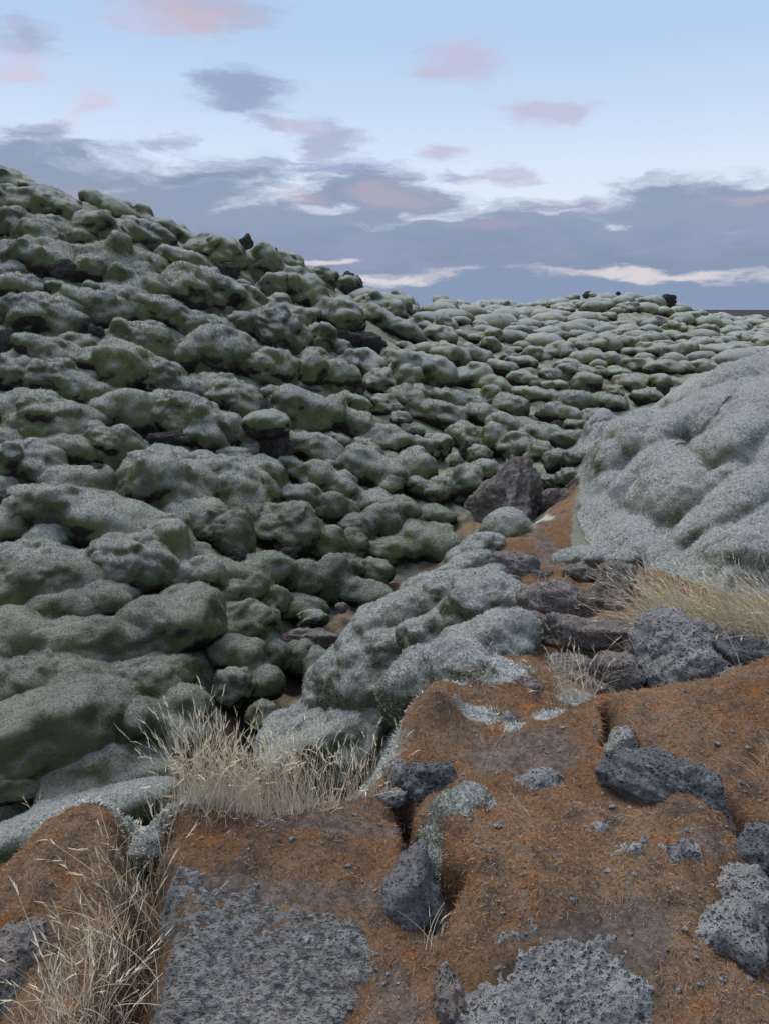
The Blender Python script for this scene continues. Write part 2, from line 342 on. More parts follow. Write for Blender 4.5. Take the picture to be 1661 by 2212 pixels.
def slab_mat():
    m, t, P, nz = newmat('slab_lava')
    mp = t.node('ShaderNodeMapping'); t.l.new(P, mp.inputs[0]); mp.inputs['Scale'].default_value = (.45, 1.0, 1.0); Q = mp.outputs[0]
    a = t.noise(Q, 5, 6, .6); b = t.noise(Q, 75, 4, .75, .4); v = t.voro(Q, 130, 'F1'); v2 = t.noise(Q, 70, 4, .65, .5)
    c = t.mix(t.ramp(a, .35, .65), (.23, .217, .208), (.32, .302, .283)); c = t.mix(t.ramp(b, .45, .7, 0, .8), c, (.38, .365, .35))
    pits = t.m('MAXIMUM', t.m('MULTIPLY', t.ramp(v, .40, .15), t.ramp(b, .60, .42)), t.ramp(v2, .47, .33))
    c = t.mix(t.m('MULTIPLY', pits, .7), c, (.075, .073, .075))
    c = t.mix(t.ramp(t.noise(P, 9, 5, .7), .63, .70, 0, .7), c, (.055, .06, .02))
    c = t.mix(t.ramp(t.noise(P, 3.1, 5, .7), .58, .74, 0, .4), c, (.15, .11, .075))
    h = t.m('ADD', t.m('MULTIPLY', pits, -.9), t.m('ADD', t.m('MULTIPLY', b, 1.0), a))
    return finish(m, t, c, .9, h, .03, 1.0, .2)
M_SLAB = slab_mat()
def red_col(t, P):
    a = t.noise(P, 2.3, 5, .6); b = t.noise(P, 9, 4, .65); fine = t.noise(P, 75, 5, .8, .8); gr = t.noise(P, 190, 3, .7)
    c = t.mix(t.ramp(a, .38, .62), (.235, .128, .070), (.30, .195, .125))
    c = t.mix(t.ramp(b, .55, .68, 0, .85), c, (.38, .155, .062))
    c = t.mix(t.ramp(b, .48, .36, 0, .8), c, (.13, .10, .085))
    c = t.mix(t.ramp(fine, .52, .36, 0, .75), c, (.04, .026, .017))
    c = t.mix(t.ramp(gr, .58, .72, 0, .5), c, (.27, .17, .10))
    h = t.m('ADD', t.m('MULTIPLY', fine, .8), t.m('ADD', t.m('MULTIPLY', gr, .3), b))
    return c, h
def ground_mat():
    m, t, P, nz = newmat('ground')
    def A(n): return t.node('ShaderNodeAttribute', attribute_name=n).outputs['Fac']
    jn = t.m('MULTIPLY', t.m('SUBTRACT', t.noise(P, 7, 5, .7), .5), 1.3)
    rc, rh = red_col(t, P)
    mc, mh = moss_col(t, P, nz, .45, 1.25, .5, .4)
    lav = lava_col(t, P)
    mc = t.mix(t.ramp(t.m('ADD', t.noise(P, 1.7, 5, .65), t.m('MULTIPLY', nz, .5)), 1.00, .74), mc, lav)
    ln = t.node('ShaderNodeVectorMath', operation='LENGTH'); t.l.new(P, ln.inputs[0]); mc = t.mix(t.ramp(ln.outputs['Value'], 50, 90), mc, lav)
    fc, fh = moss_col(t, P, nz, .0, .9, .9, 1.0)
    rf = t.ramp(t.m('ADD', A('red'), t.m('MULTIPLY', jn, .5)), .35, .65); ff = t.ramp(t.m('ADD', A('frost'), jn), .4, .65)
    kf = t.ramp(t.m('ADD', A('rock'), jn), .45, .6)
    c = t.mix(rf, mc, rc); c = t.mix(ff, c, fc)
    c = t.mix(t.m('MULTIPLY', kf, .7), c, t.mix(t.ramp(t.noise(P, 30, 4, .7), .4, .6), (.12, .095, .085), (.24, .205, .19)))
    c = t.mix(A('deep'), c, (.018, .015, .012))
    h = t.node('ShaderNodeMix', data_type='FLOAT'); t.l.new(rf, h.inputs[0]); t.l.new(mh, h.inputs[2]); t.l.new(rh, h.inputs[3])
    return finish(m, t, c, .97, h.outputs[0], .022, .9, .06)
M_GROUND = ground_mat()
def grass_mat():
    m, t, P, nz = newmat('dry_grass')
    a = t.node('ShaderNodeAttribute', attribute_name='tone').outputs['Fac']; v = t.node('ShaderNodeAttribute', attribute_name='along').outputs['Fac']
    c = t.mix(a, (.42, .31, .17), (.80, .67, .47)); c = t.mix(t.ramp(v, .45, .0, 0, .55), c, (.66, .62, .57))
    return finish(m, t, c, .7, spec=.25)
M_GRASS = grass_mat()
def tone_mat(name, stops):
    m, t, P, nz = newmat(name)
    a = t.node('ShaderNodeAttribute', attribute_name='tone').outputs['Fac']
    r = t.node('ShaderNodeValToRGB'); t.l.new(a, r.inputs[0]); e = r.color_ramp.elements
    e[0].position, e[0].color = stops[0][0], (*stops[0][1], 1); e[1].position, e[1].color = stops[-1][0], (*stops[-1][1], 1)
    for p, c in stops[1:-1]: q = e.new(p); q.color = (*c, 1)
    return finish(m, t, r.outputs[0], .95, spec=.1)
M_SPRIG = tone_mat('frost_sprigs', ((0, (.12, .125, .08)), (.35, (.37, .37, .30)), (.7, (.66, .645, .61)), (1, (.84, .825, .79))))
M_TUFT = tone_mat('moss_fuzz', ((0, (.07, .082, .044)), (.35, (.17, .19, .090)), (.65, (.36, .37, .27)), (1, (.70, .70, .65))))
M_FIBRE = tone_mat('red_moss_fibres', ((0, (.12, .068, .038)), (.45, (.40, .222, .122)), (.8, (.52, .325, .19)), (1, (.62, .45, .30))))

# ------------------------------------------------------------------ ground sheet
a_front = np.linspace(-42, 42, 380); a_back = np.linspace(42, 318, 70)[1:-1]
ang = np.radians(np.r_[a_front, a_back]); rad = np.r_[np.geomspace(.5, 45, 480), np.geomspace(48, 9000, 70)]
AA, RR = np.meshgrid(ang, rad); X = np.sin(AA)*RR; Y = np.cos(AA)*RR; Z = land(X, Y)
nr, na = X.shape; ii = np.arange(nr*na).reshape(nr, na); jj = np.roll(ii, -1, axis=1)
F = np.stack([ii[:-1], ii[1:], jj[1:], jj[:-1]], -1).reshape(-1, 4)
V = np.stack([X, Y, Z], -1).reshape(-1, 3)
cv = len(V); V = np.vstack([V, [0, 0, float(land(np.array([0.]), np.array([0.]))[0])]])
me = mesh('ground', V, F[:, ::-1])
xg, yg = V[:, 0], V[:, 1]; rg = np.hypot(xg, yg)
redd = np.full(len(V), -3.0); kk = rg < 14; redd[kk] = poly_dist(xg[kk], yg[kk], RED_POLY)
FROST = [(1030,1565,.10,.05),(1180,1565,.08,.05),(1245,1520,.10,.07),(960,1505,.12,.06),(1220,1420,.1,.06),(1110,1580,.05,.05),(830,1560,.1,.08),(1000,1780,.10,.08),(60,1760,.22,.07),(220,1745,.2,.09),(330,1790,.09,.06),(400,1775,.10,.05),(640,1650,.25,.12),(760,1600,.2,.12),(900,1510,.12,.07),(1040,1470,.2,.16),(1080,1380,.2,.12),(1170,1130,.1,.2),(1080,1150,.2,.25),(1330,1200,.3,.1),(760,1500,.3,.25),(830,1420,.4,.4),(900,1300,.4,.5)]
FW = [(at_z(a, b, .05)[:2], rx, ry) for a, b, rx, ry in FROST]
def frost_at(x, y):
    f = np.zeros(len(x))
    for c, rx, ry in FW: f = np.maximum(f, np.exp(-(((x-c[0])/rx)**2+((y-c[1])/ry)**2)*.9))
    return f
fr = np.zeros(len(V)); fr[kk] = frost_at(xg[kk], yg[kk])
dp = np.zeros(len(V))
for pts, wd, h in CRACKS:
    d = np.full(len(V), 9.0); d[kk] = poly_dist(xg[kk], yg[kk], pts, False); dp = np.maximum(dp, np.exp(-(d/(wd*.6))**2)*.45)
GUL = [tuple(at_y(np.array(a*1.), np.array(b*1.), c)[:2]) for a, b, c in ((520,1560,4.5),(560,1550,4.6),(640,1440,5.5),(820,1240,6.9),(920,1190,7.5),(1030,1100,8.0))]
gd = np.full(len(V), 9.0); gd[kk] = poly_dist(xg[kk], yg[kk], GUL, False)
attr(me, 'red', np.maximum(sstep(-.12, .12, redd), .55*np.exp(-(gd/.35)**2))); attr(me, 'frost', fr); attr(me, 'rock', sum(np.exp(-(((xg-c[0])/rx)**2+((yg-c[1])/ry)**2)) for c, rx, ry in [(at_z(a, b, .05)[:2], rx, ry) for a, b, rx, ry in ((1120,1640,.25,.2),(1250,1450,.2,.2),(1180,1200,.1,.5),(700,1790,.3,.06),(600,1930,.4,.05),(1500,1900,.1,.06),(1300,2080,.2,.1),(850,2180,.08,.2))])); attr(me, 'deep', dp)
ground = obj('ground', me, M_GROUND); tag(ground, kind='structure')

# ------------------------------------------------------------------ blobs: moss cushions over lava, and bare lava lumps
def frame_for(p, tilt):
    d = p-EYE; d /= np.linalg.norm(d); r = np.cross(d, [0, 0, 1.]); r /= np.linalg.norm(r); u = np.cross(r, d)
    c, s = math.cos(R(tilt)), math.sin(R(tilt))
    return np.stack([r*c-u*s, r*s+u*c, -d], 1)          # columns: long axis, across, towards the viewer
BLOBS = []                                             # (centre, frame, radii) of every blob, for the fillets between neighbours
def reg_blob(p, rx, ry, rz, tilt):
    BLOBS.append((np.asarray(p, float), frame_for(p, tilt), np.array([rx, ry, rz]))); return len(BLOBS)-1
def moss_blob(i, seed, sub, rough=1.0, k_n=.2, k_t=.5, under=True, tear=0.0, kno=.17):
    p, fr, rad = BLOBS[i]; D, F = ico(sub); q = D+seed*3.17; rx, ry, rz = rad
    ex = 2.25; r = 1/((np.abs(D[:, 0]/rx)**ex+np.abs(D[:, 1]/ry)**ex+np.abs(D[:, 2]/rz)**ex)**(1/ex))
    r = r*(1+.20*pn(q*1.1)+.16*rough*billow(q*1.55, 1)+tear*D[:, 0]*(1-.3*D[:, 1]))
    W = (D*r[:, None])@fr.T+p; nd = D@fr.T; s = min(rad.min()*2, .8)
    # one moss blanket: move the surface out to the smooth union with every touching neighbour and with the slope
    k = np.clip(k_n*rad.min(), .012, .08 if under else .14); nb = [(pj, fj, rj) for j, (pj, fj, rj) in enumerate(BLOBS) if j != i and np.linalg.norm(pj-p) < rad.max()+rj.max()+.25]
    m = np.zeros(len(W)); up = sstep(-.3, .35, nd[:, 2]) if under else np.ones(len(W))
    if k_n > .05:
        for _ in range(4):
            Q = W+nd*m[:, None]; S = np.exp(-m/k)
            for pj, fj, rj in nb:
                q = (Q-pj)@fj; l = np.linalg.norm(q/rj, axis=1); g2 = np.linalg.norm(q/rj**2, axis=1)+1e-9
                S += np.exp(-np.clip(l*(l-1)/g2, -3*k, 9)/k)
            dt = (Q[:, 2]-tps(Q[:, 0], Q[:, 1])+.06)*.75
            S += up*np.exp(-np.clip(dt, -3*k, 9)/(k*k_t*2))
            m = np.clip(m+.6*k*np.log(S), 0, 2.2*k)
    W = W+nd*m[:, None]
    kn = knobs(W*np.array([2.0, 2.0, 2.3])+.25*pn(W*1.7)[:, None])
    W = W+nd*(s*(.08*billow(W*2.5, 1)+.06*billow(W*5.3, 2)+kno*(kn-.6)+(.085*(knobs(W*4.4+.3*pn(W*4)[:, None])-.6) if sub >= 4 else 0))+.014*billow(W*12, 2)+.006*pn(W*24))[:, None]
    return W, F
def rock_blob(p, rx, ry, rz, tilt, seed, sub, planes=9, rough=1.0, fr=None):
    g = np.random.default_rng(int(seed*1000)+5); D, F = ico(sub)
    N = g.normal(size=(planes, 3)); N /= np.linalg.norm(N, axis=1)[:, None]; h = g.uniform(.70, .98, planes)
    dn = np.maximum(D@N.T, 1e-3); rr = h/dn; k = 14.0
    r = -np.log(np.exp(-k*np.minimum(rr, 3)).sum(1)+math.exp(-k*1.12))/k
    q = D*1.4+seed*2.3
    r = r*(1+.16*rough*fbm(q, 3)+.10*rough*billow(q*2.6, 2))
    L = D*r[:, None]*np.array([rx, ry, rz]); W = L@(frame_for(p, tilt) if fr is None else fr).T+p
    nd = D@(frame_for(p, tilt) if fr is None else fr).T; s = (rx+ry)*.5
    W = W+nd*(rough*(.07*s*fbm(W*2.2/s, 3)-.05*s*np.maximum(0, pn(W*5/s)-.15)+.02*s*fbm(W*11/s, 2)))[:, None]
    return W, F

Z_ = 0.2912
OFF = {1: (0, 380), 2: (415, 484), 3: (0, 795), 4: (415, 795), 5: (829.5, 608), 6: (1175, 608), 7: (0, 1210), 8: (415, 1210)}
CAT = {1: [(60,60,330,150,15),(350,140,380,90,8),(760,220,330,120,15),(1030,310,260,130,25),(1270,420,300,120,15),(1480,490,130,100,0,'r'),(130,230,420,170,20),(470,280,430,170,25),(350,380,250,130,10),(650,400,200,170,10),(780,420,270,200,30),(950,400,200,170,35),(1150,470,250,140,20),(260,480,280,180,20),(70,370,220,180,20),
           (250,620,330,220,10),(470,570,180,170,0,'r'),(480,700,190,140,0,'r'),(620,590,140,110,20),(800,640,290,290,20),(660,700,190,140,0),(650,840,110,110,0),(1070,670,300,150,25),(1000,820,320,250,15),(1330,620,310,150,10),(1340,840,270,280,10),(1500,760,160,180,30),(1570,870,200,200,20),(100,850,280,200,25),(250,1070,510,280,10),
           (420,850,160,100,5),(560,950,250,190,15),(760,1010,260,210,25),(580,1120,170,150,0,'r'),(730,1190,130,150,0,'r'),(1000,1230,410,240,15),(950,950,350,150,25),(1200,1010,400,160,20),(1380,1080,300,160,20),(1420,1330,260,330,15),(1515,1280,90,200,0,'r'),(1600,1380,150,200,10),(330,1330,450,200,10),(820,1420,350,300,20),(1130,1420,300,150,20),(1250,1540,400,220,30),(170,1500,400,200,20),(450,1500,400,200,25),(40,560,120,150,0,'r'),(60,1250,120,170,0,'r')],
       2: [(170,220,400,190,15),(290,350,150,110,0,'r'),(410,160,120,120,20,'r'),(490,320,260,240,20),(600,270,80,150,15,'r'),(720,320,300,150,25),(960,410,190,130,20),(1180,480,220,190,0,'c'),(580,470,150,230,20),(740,470,330,200,15),(830,530,250,200,20),(340,560,330,200,25),(500,590,110,130,0,'r'),(620,620,180,160,25),(1060,690,270,250,10),(1210,720,110,130,5),(1330,590,180,140,20),(1340,690,250,130,15),(1540,780,200,120,15),
           (360,730,160,130,15),(550,790,380,300,15),(770,720,190,180,25),(780,860,160,200,25),(920,850,170,200,25),(910,1000,180,130,15),(180,750,200,100,15),(220,940,330,280,20),(60,930,110,260,5,'r'),(480,1060,400,230,25),(650,1080,220,240,15),(830,1090,200,260,30),(1230,1040,320,200,20),(1320,890,240,150,10,'r'),(1380,1180,220,220,10,'k'),(1480,1010,150,120,15),(1550,1080,200,220,10),(1050,1150,260,220,20),(1190,1170,140,100,10),(1240,1260,80,90,0,'r'),
           (270,1290,440,240,20),(100,1470,330,260,20),(760,1370,350,260,25),(900,1450,120,200,5),(1020,1420,230,260,35),(1180,1330,260,150,25),(1230,1480,190,150,10),(1430,1350,260,150,10,'k'),(1560,1290,180,160,20),(1590,1150,150,200,10),(1160,850,160,120,10,'r'),(860,1240,170,90,0,'r'),(720,560,90,70,0,'r')],
       3: [(100,330,250,200,10),(330,400,450,320,15),(130,700,400,300,15),(730,330,170,190,10),(930,320,330,240,20),(800,560,370,230,5),(1250,330,380,260,15),(1500,460,320,280,25),(1260,640,330,120,5),(1150,850,500,400,20),(600,1090,960,330,5),(40,1120,130,220,0),(1190,1290,340,270,10),(880,1450,540,300,10,'F'),(900,1310,180,90,10,'b'),(300,1450,600,250,5),(1500,1520,320,200,0,'F'),(740,790,200,150,0,'r'),(1250,520,250,110,0,'r'),(90,950,180,120,0,'r')],
       4: [(260,850,620,300,25),(650,1180,430,330,15),(200,1190,400,270,0),(340,1390,150,150,0,'r'),(470,770,330,220,10),(900,600,330,180,15),(880,790,260,200,15),(1100,880,220,180,5),(1250,730,330,250,20),(1440,780,200,230,15),(830,950,170,170,20),(1000,1020,190,170,10),(1130,1040,130,120,5),(1210,1170,230,150,15),(1400,1120,220,250,20),(1530,1040,200,180,10),(1600,700,190,130,10),(950,1270,270,200,10),(1180,1290,200,150,25),(1140,1440,200,150,30),(1340,1480,250,160,10),(560,1500,270,230,15),(430,1560,200,220,5),(180,1480,270,180,10),(830,1560,190,200,0),(1020,1560,250,250,20),(1280,590,250,120,20),(700,1370,200,90,0,'r'),(1600,780,120,90,0,'r'),(1460,880,150,90,0,'r')],
       5: [(130,160,220,110,20),(430,170,180,100,5),(570,200,130,80,5),(60,230,200,140,30),(240,330,170,110,20),(150,370,220,130,20),(780,210,290,110,0),(900,200,120,90,0),(690,250,90,80,0,'r'),(950,240,50,40,0,'r'),(1170,190,110,60,0),(440,330,220,130,40),(400,400,210,130,20),(470,560,270,170,20),(600,550,130,150,25),(300,680,320,220,15),(650,720,230,180,15),(500,710,180,80,20),(770,470,140,90,5),(1070,410,130,90,0,'r'),(920,560,130,100,0,'k'),(960,500,100,40,0),(1000,720,190,90,5),(1110,740,80,80,0),(930,920,240,130,15),(1220,690,150,90,20),(1350,620,160,70,0),(1340,690,160,120,0),(1490,760,200,130,0),(1500,580,200,110,0),(1310,530,200,110,0),(1520,470,220,120,0),
           (1230,850,200,80,0),(1400,900,250,130,0),(1600,900,120,100,0),(1560,1020,260,110,0),(1280,980,260,120,5),(1260,1080,120,90,0,'r'),(1410,1060,140,80,0),(1390,1170,280,110,5),(1450,1300,230,110,5),(150,880,180,160,25),(230,840,150,120,20),(460,880,270,140,25),(760,870,160,150,15),(480,1000,200,160,20),(560,1120,170,150,20),(650,1150,170,170,10),(800,1180,170,230,5),(980,1220,220,200,15),(1130,1280,170,180,10),(1280,1310,160,130,5),(700,1280,140,110,5),(220,1370,270,230,5),(520,1320,100,100,0),(560,1500,250,220,10),(220,1500,170,110,5),(370,1540,170,200,5),(760,1400,270,120,10),(1200,1490,130,120,15),(1350,1440,140,110,10),(50,1500,130,220,5),(400,1220,200,200,10,'k'),(590,1250,90,130,0,'r'),(100,1030,160,150,10,'k'),(280,440,90,70,0,'r'),(700,980,260,130,20),(600,900,220,130,25),(880,1060,260,110,15),(1050,830,220,80,10),(870,640,200,90,10),(1000,600,220,80,5),(700,560,200,100,20)],
       6: [(325,100,80,45,0,'r'),(550,92,36,34,0,'r'),(910,150,120,80,0,'r'),(200,130,110,50,-10),(370,125,80,50,0),(600,140,130,60,0),(740,160,120,60,5),(630,210,120,90,0),(530,225,80,50,0),(440,185,110,50,0),(280,175,90,40,0),(760,325,110,70,0),(860,305,120,70,0,'b'),(1000,300,90,50,0),(1100,295,150,80,0),(1340,310,160,90,0,'k'),(1190,370,150,70,0),(1420,365,150,60,0),(930,400,110,60,0),(590,390,120,70,0),(710,380,80,50,0,'r'),(340,480,190,100,0),(770,520,210,100,0),(1120,480,210,90,-15),(1260,460,160,70,-5),(1000,520,200,100,-20),(1440,440,160,80,0),(1550,410,170,80,-10),(1330,520,300,90,0),(1530,550,150,90,0),(130,530,190,110,0),
           (330,570,180,80,0),(500,600,130,110,0),(660,620,190,80,0),(550,680,150,60,0),(860,640,220,80,0),(1010,640,130,70,0),(1160,640,200,90,0),(410,670,120,80,0),(390,615,110,50,0),(610,750,190,120,5),(520,820,120,90,0,'k'),(840,740,160,80,0),(870,800,90,80,0,'r'),(750,850,200,80,0),(440,910,250,110,0),(1600,470,130,80,0),(470,260,100,50,0),(150,215,120,50,0),(1150,240,90,40,0),(1300,260,110,40,0),(1500,290,120,50,0),(900,230,120,60,10),(560,330,150,60,0),(420,340,150,60,0),(250,300,150,50,0),(100,290,150,50,0),(470,420,120,70,0),(250,400,150,60,0),(100,400,140,60,0),(690,450,120,60,0),(880,470,140,60,0),(1040,420,120,50,0)],
       7: [(300,150,600,250,8),(60,620,350,350,10),(1250,480,650,330,-5,'F'),(640,620,800,300,8,'F'),(1020,920,420,300,10),(350,900,700,300,10),(300,1300,950,420,-8,'F'),(950,1250,350,350,0),(1350,1080,330,250,5),(900,905,260,130,5,'b'),(250,1240,110,90,0,'d'),(530,780,170,90,0,'b')],
       8: [(420,460,420,260,10),(590,430,110,200,10,'b'),(350,690,330,250,15),(590,700,200,200,0),(620,300,180,180,0),(430,200,230,280,0),(850,130,190,200,0),(910,430,220,130,0,'k'),(850,570,400,130,0,'b'),(800,720,200,180,0),(940,790,180,250,5,'F'),(300,930,300,250,0,'k'),(480,900,270,200,0),(530,1170,180,180,0),(1110,340,110,70,0,'b'),(250,870,160,130,0,'b')]}
items = []
for k, L in CAT.items():
    ox, oy = OFF[k]
    for it in L:
        items.append((it[0]*Z_+ox, it[1]*Z_+oy, it[2]*Z_, it[3]*Z_, it[4] if len(it) > 4 else 0, it[5] if len(it) > 5 else 'm'))
items = np.array(items, dtype=object)
hp = hit(items[:, 0].astype(float), items[:, 1].astype(float))
def region(px, py, y):
    if y > 22: return 'far'
    if px > 1000 and py < 900: return 'field'
    if py > 1230: return 'gully'
    if py < 760: return 'crest'
    return 'slope'
def sub_for(wpx): return 5 if wpx > 104 else (4 if wpx > 34 else 3)
# gaps between the catalogued boulders get smaller cushions
g = np.random.default_rng(5); fill = []
cx, cy = items[:, 0].astype(float), items[:, 1].astype(float); cw, ch = items[:, 2].astype(float), items[:, 3].astype(float)
SLOPE = [(-60,420),(260,470),(480,545),(700,640),(900,690),(1320,690),(1661,720),(1661,775),(1540,775),(1290,920),(1250,1040),(1030,1040),(930,1180),(830,1230),(700,1400),(620,1560),(300,1690),(-60,1720)]
for _ in range(9000):
    px, py = g.uniform(-60, 1661), g.uniform(420, 1720)
    if poly_dist(np.array([px]), np.array([py]), SLOPE)[0] < 6: continue
    if py > 1330 and px > 400: continue
    base = np.interp(py, [650, 760, 900, 1100, 1300, 1600], [26, 40, 56, 76, 96, 120])
    if px < 500: base = max(base, np.interp(py, [420, 600, 900], [48, 62, 80]))
    wv = base*g.uniform(.75, 1.5); hv = wv*g.uniform(.55, .8)
    if (np.hypot((cx-px)/(cw*.5+wv*.24), (cy-py)/(ch*.5+hv*.26)) < 1).any(): continue
    if any(math.hypot((a-px)/(c+wv)*2.2, (b-py)/(d+hv)*2.2) < 1 for a, b, c, d in fill): continue
    fill.append((px, py, wv, hv))
    if len(fill) >= 130: break
fh = hit(np.array([f[0] for f in fill]), np.array([f[1] for f in fill]))
print('fill', len(fill))
todo = []; tri = 0
def depth_push(p, rz, f): return p+(p-EYE)/np.linalg.norm(p-EYE)*rz*f
for i, (px, py, wd, ht, tilt, kd) in enumerate(items):
    p = hp[i].copy(); s = np.linalg.norm(p-EYE)/FPX
    big = 1.14 if kd in 'mF' else 1.0
    rx, ry = wd*.5*s*big, ht*.5*s*big*1.14; rz = .5*(rx+ry)*(1.0 if kd in 'mF' else .9)
    p = depth_push(p, rz, .30 if kd in 'mF' else (.30 if kd != 'c' else .1)) + np.array([0, 0, -.02])
    if kd == 'm' and px < 1000 and py < 1230: tilt = max(tilt+12, 27)
    todo.append((reg_blob(p, rx, ry, rz, tilt), px, py, wd, ht, tilt, kd, i*.731+1))
for i, (px, py, wd, ht) in enumerate(fill):
    p = fh[i]; s = np.linalg.norm(p-EYE)/FPX; rx, ry = wd*.5*s*1.15, ht*.5*s*1.2; rz = .5*(rx+ry); tilt = g.uniform(0, 22)
    todo.append((reg_blob(depth_push(p, rz, .75)+np.array([0, 0, -.05]), rx, ry, rz, tilt), px, py, wd, ht, tilt, 'h', i*.37+300))
bare = [(t[1], t[2], max(t[3], t[4])) for t in todo if t[6] in 'rkb']
def words_for(px, py, wd, ht, reg, kd):
    med = {'far': 24, 'field': 42, 'gully': 90, 'crest': 66, 'slope': 80}[reg]*(.8 if kd == 'h' else 1)
    size = 'large' if wd > med*1.35 else ('small' if wd < med*.7 else 'middling')
    asp = wd/ht; shape = 'long low' if asp > 1.75 else ('tall' if asp < 1.0 else ('broad' if asp > 1.35 else 'rounded'))
    nb = any(abs(px-a) < (wd+c)*.5 and abs(py-b) < (ht+c)*.5 for a, b, c in bare)
    return size, shape, nb
PLACE = {'far': 'on the distant knoll', 'field': 'in the far lava field', 'gully': 'low in the shady gully', 'crest': 'near the slope crest', 'slope': 'on the middle slope'}
LAB = {'F': ('broad dark green moss cushion dusted with white frost beside the gully', 'frost-dusted cushions beside the gully'),
       'rn': ('bare blackish lava rock showing between moss boulders on the steep slope', 'bare lava between the slope boulders'), 'rf': ('small jagged black lava rock among the moss of the far lava field', 'bare lava in the far field'),
       'k': ('craggy lava lump half covered by grey moss among the green boulders', 'half-mossed lava lumps'), 'b': ('reddish brown bare lava rock breaking through moss in the gully', 'brown lava in the gully'),
       'd': ('small dark lava stone lying on frosted moss at the gully side', None)}
FLAB = iter(['plump frost-dusted moss cushion in front of a small brown rock', 'frost-dusted moss cushion beside the plump one at the foot of the slope', 'long frost-dusted moss lobe ending above the dark gully', 'broad frost-dusted moss sheet behind the long lobe', 'huge frost-dusted moss mass at the slope foot behind the grass-topped rim', 'upright frosted moss cushion in the gully at the foot of the hoary ridge'])
for bi, px, py, wd, ht, tilt, kd, seed in todo:
    p, fr_, (rx, ry, rz) = BLOBS[bi]; sub = sub_for(max(wd, ht)); reg = region(px, py, p[1])
    if kd in 'mhF':
        W, F = moss_blob(bi, seed, sub if kd != 'h' else min(sub, 4), tear=.22 if reg in ('slope', 'crest') and px < 1000 else .08, kno=.15 if max(wd, ht) > 120 else .19)
        o = place({'m': 'moss_boulder', 'h': 'moss_hummock', 'F': 'moss_cushion'}[kd], W, F, M_MOSSF if kd == 'F' and py < 1330 else (M_MOSS_SHADE if kd == 'F' else M_MOSS) if kd == 'F' else (M_MOSS_SHADE if reg == 'gully' or (px > 420 and px < 1000 and py > 1080) else M_MOSS))
        if kd == 'F': tag(o, next(FLAB), 'moss', LAB['F'][1])
        else:
            size, shape, nb = words_for(px, py, wd, ht, reg, kd); what = 'moss-covered boulder' if kd == 'm' else 'moss hummock between boulders'
            tag(o, f"{size} {shape} {'grey-green' if reg in ('far', 'field') else 'green'} {what} {'beside bare lava ' if nb else ''}{PLACE[reg]}", 'boulder' if kd == 'm' else 'hummock',
                ('moss boulders ' if kd == 'm' else 'moss hummocks ')+PLACE[reg])
    elif kd == 'c':                                   # craggy capped boulder standing on the crest
        root = obj('moss_capped_boulder', None, loc=p-np.array([0, 0, ry]))
        W, F = rock_blob(p, rx*.98, ry, rz, tilt, seed, sub, 8, 1.4); place('rock', W, F, M_ROCKS, root)
        W, F = moss_blob(reg_blob(p+np.array([-rx*.28, 0, ry*.28]), rx*.75, ry*.72, rz*.9, -10), seed+.4, sub, k_n=.01, k_t=.01); place('moss_cap', W, F, M_MOSS, root)
        tag(root, 'dark craggy lava boulder with a moss cap standing out on the skyline', 'boulder')
    else:
        W, F = rock_blob(p, rx, ry, rz, tilt, seed, sub, 10, 1.5 if kd in 'rk' else 1.1)
        mat = {'r': M_ROCKS, 'k': M_MOSSF, 'b': M_ROCKB, 'd': M_ROCKD}[kd]
        o = place({'r': 'lava_rock', 'k': 'mossy_lava_lump', 'b': 'brown_lava_rock', 'd': 'lava_stone'}[kd], W, F, mat)
        l, gr = LAB[kd if kd != 'r' else ('rf' if reg in ('far', 'field') else 'rn')]; tag(o, l, 'rock', gr)
    tri += len(F)
# mushroom rock: a moss cap on a bare lava pillar
mp = hit(np.array([585.]), np.array([955.]))[0]; s = np.linalg.norm(mp-EYE)/FPX
root = obj('mushroom_rock', None, loc=mp-np.array([0, 0, 60*s]))
W, F = rock_blob(mp+np.array([4*s, -.05, 0]), 38*s, 75*s, 40*s, 0, 4.4, 5, 8, 1.4); place('pillar', W, F, M_ROCKS, root)
W, F = moss_blob(reg_blob(mp+np.array([-5*s, -.12, 40*s]), 52*s, 30*s, 46*s, -2), 8.8, 5, k_n=.01, k_t=.01); place('moss_cap', W, F, M_MOSSF, root)
tag(root, 'mushroom-shaped lava pillar with a frosted moss cap on the slope', 'rock')
print('blobs', len(todo), 'tris', tri)
# ------------------------------------------------------------------ overlays laid over the land: the frosted mound, rock slabs
def overlay(poly, res, top, soft, margin=.12, edge=-.05, det=False):
    """a sheet over a world polygon: land + top(x, y, d), sinking below the land at its rim"""
    P = np.array(poly); x0, y0 = P.min(0)-margin; x1, y1 = P.max(0)+margin
    xs = np.arange(x0, x1, res); ys = np.arange(y0, y1, res); X, Y = np.meshgrid(xs, ys); x, y = X.ravel(), Y.ravel()
    d = poly_dist(x+.035*fbm(xyz(x*9, y*9, 3), 4, .7), y+.035*fbm(xyz(x*9, y*9, 6), 4, .7), poly)
    keep = d > -margin; z = np.full(len(x), 0.0)
    zl = land(x[keep], y[keep], det); s = sstep(-margin*.5, soft, d[keep])
    z[keep] = zl+edge*(1-s)+s*top(x[keep], y[keep], d[keep])
    m, n_ = X.shape; idx = np.arange(m*n_).reshape(m, n_)
    Fq = np.stack([idx[:-1, :-1], idx[:-1, 1:], idx[1:, 1:], idx[1:, :-1]], -1).reshape(-1, 4)
    Fq = Fq[keep[Fq].all(1)]; used = np.unique(Fq); re = np.full(m*n_, -1); re[used] = np.arange(len(used))
    return np.stack([x, y, z], 1)[used], re[Fq], d[used]
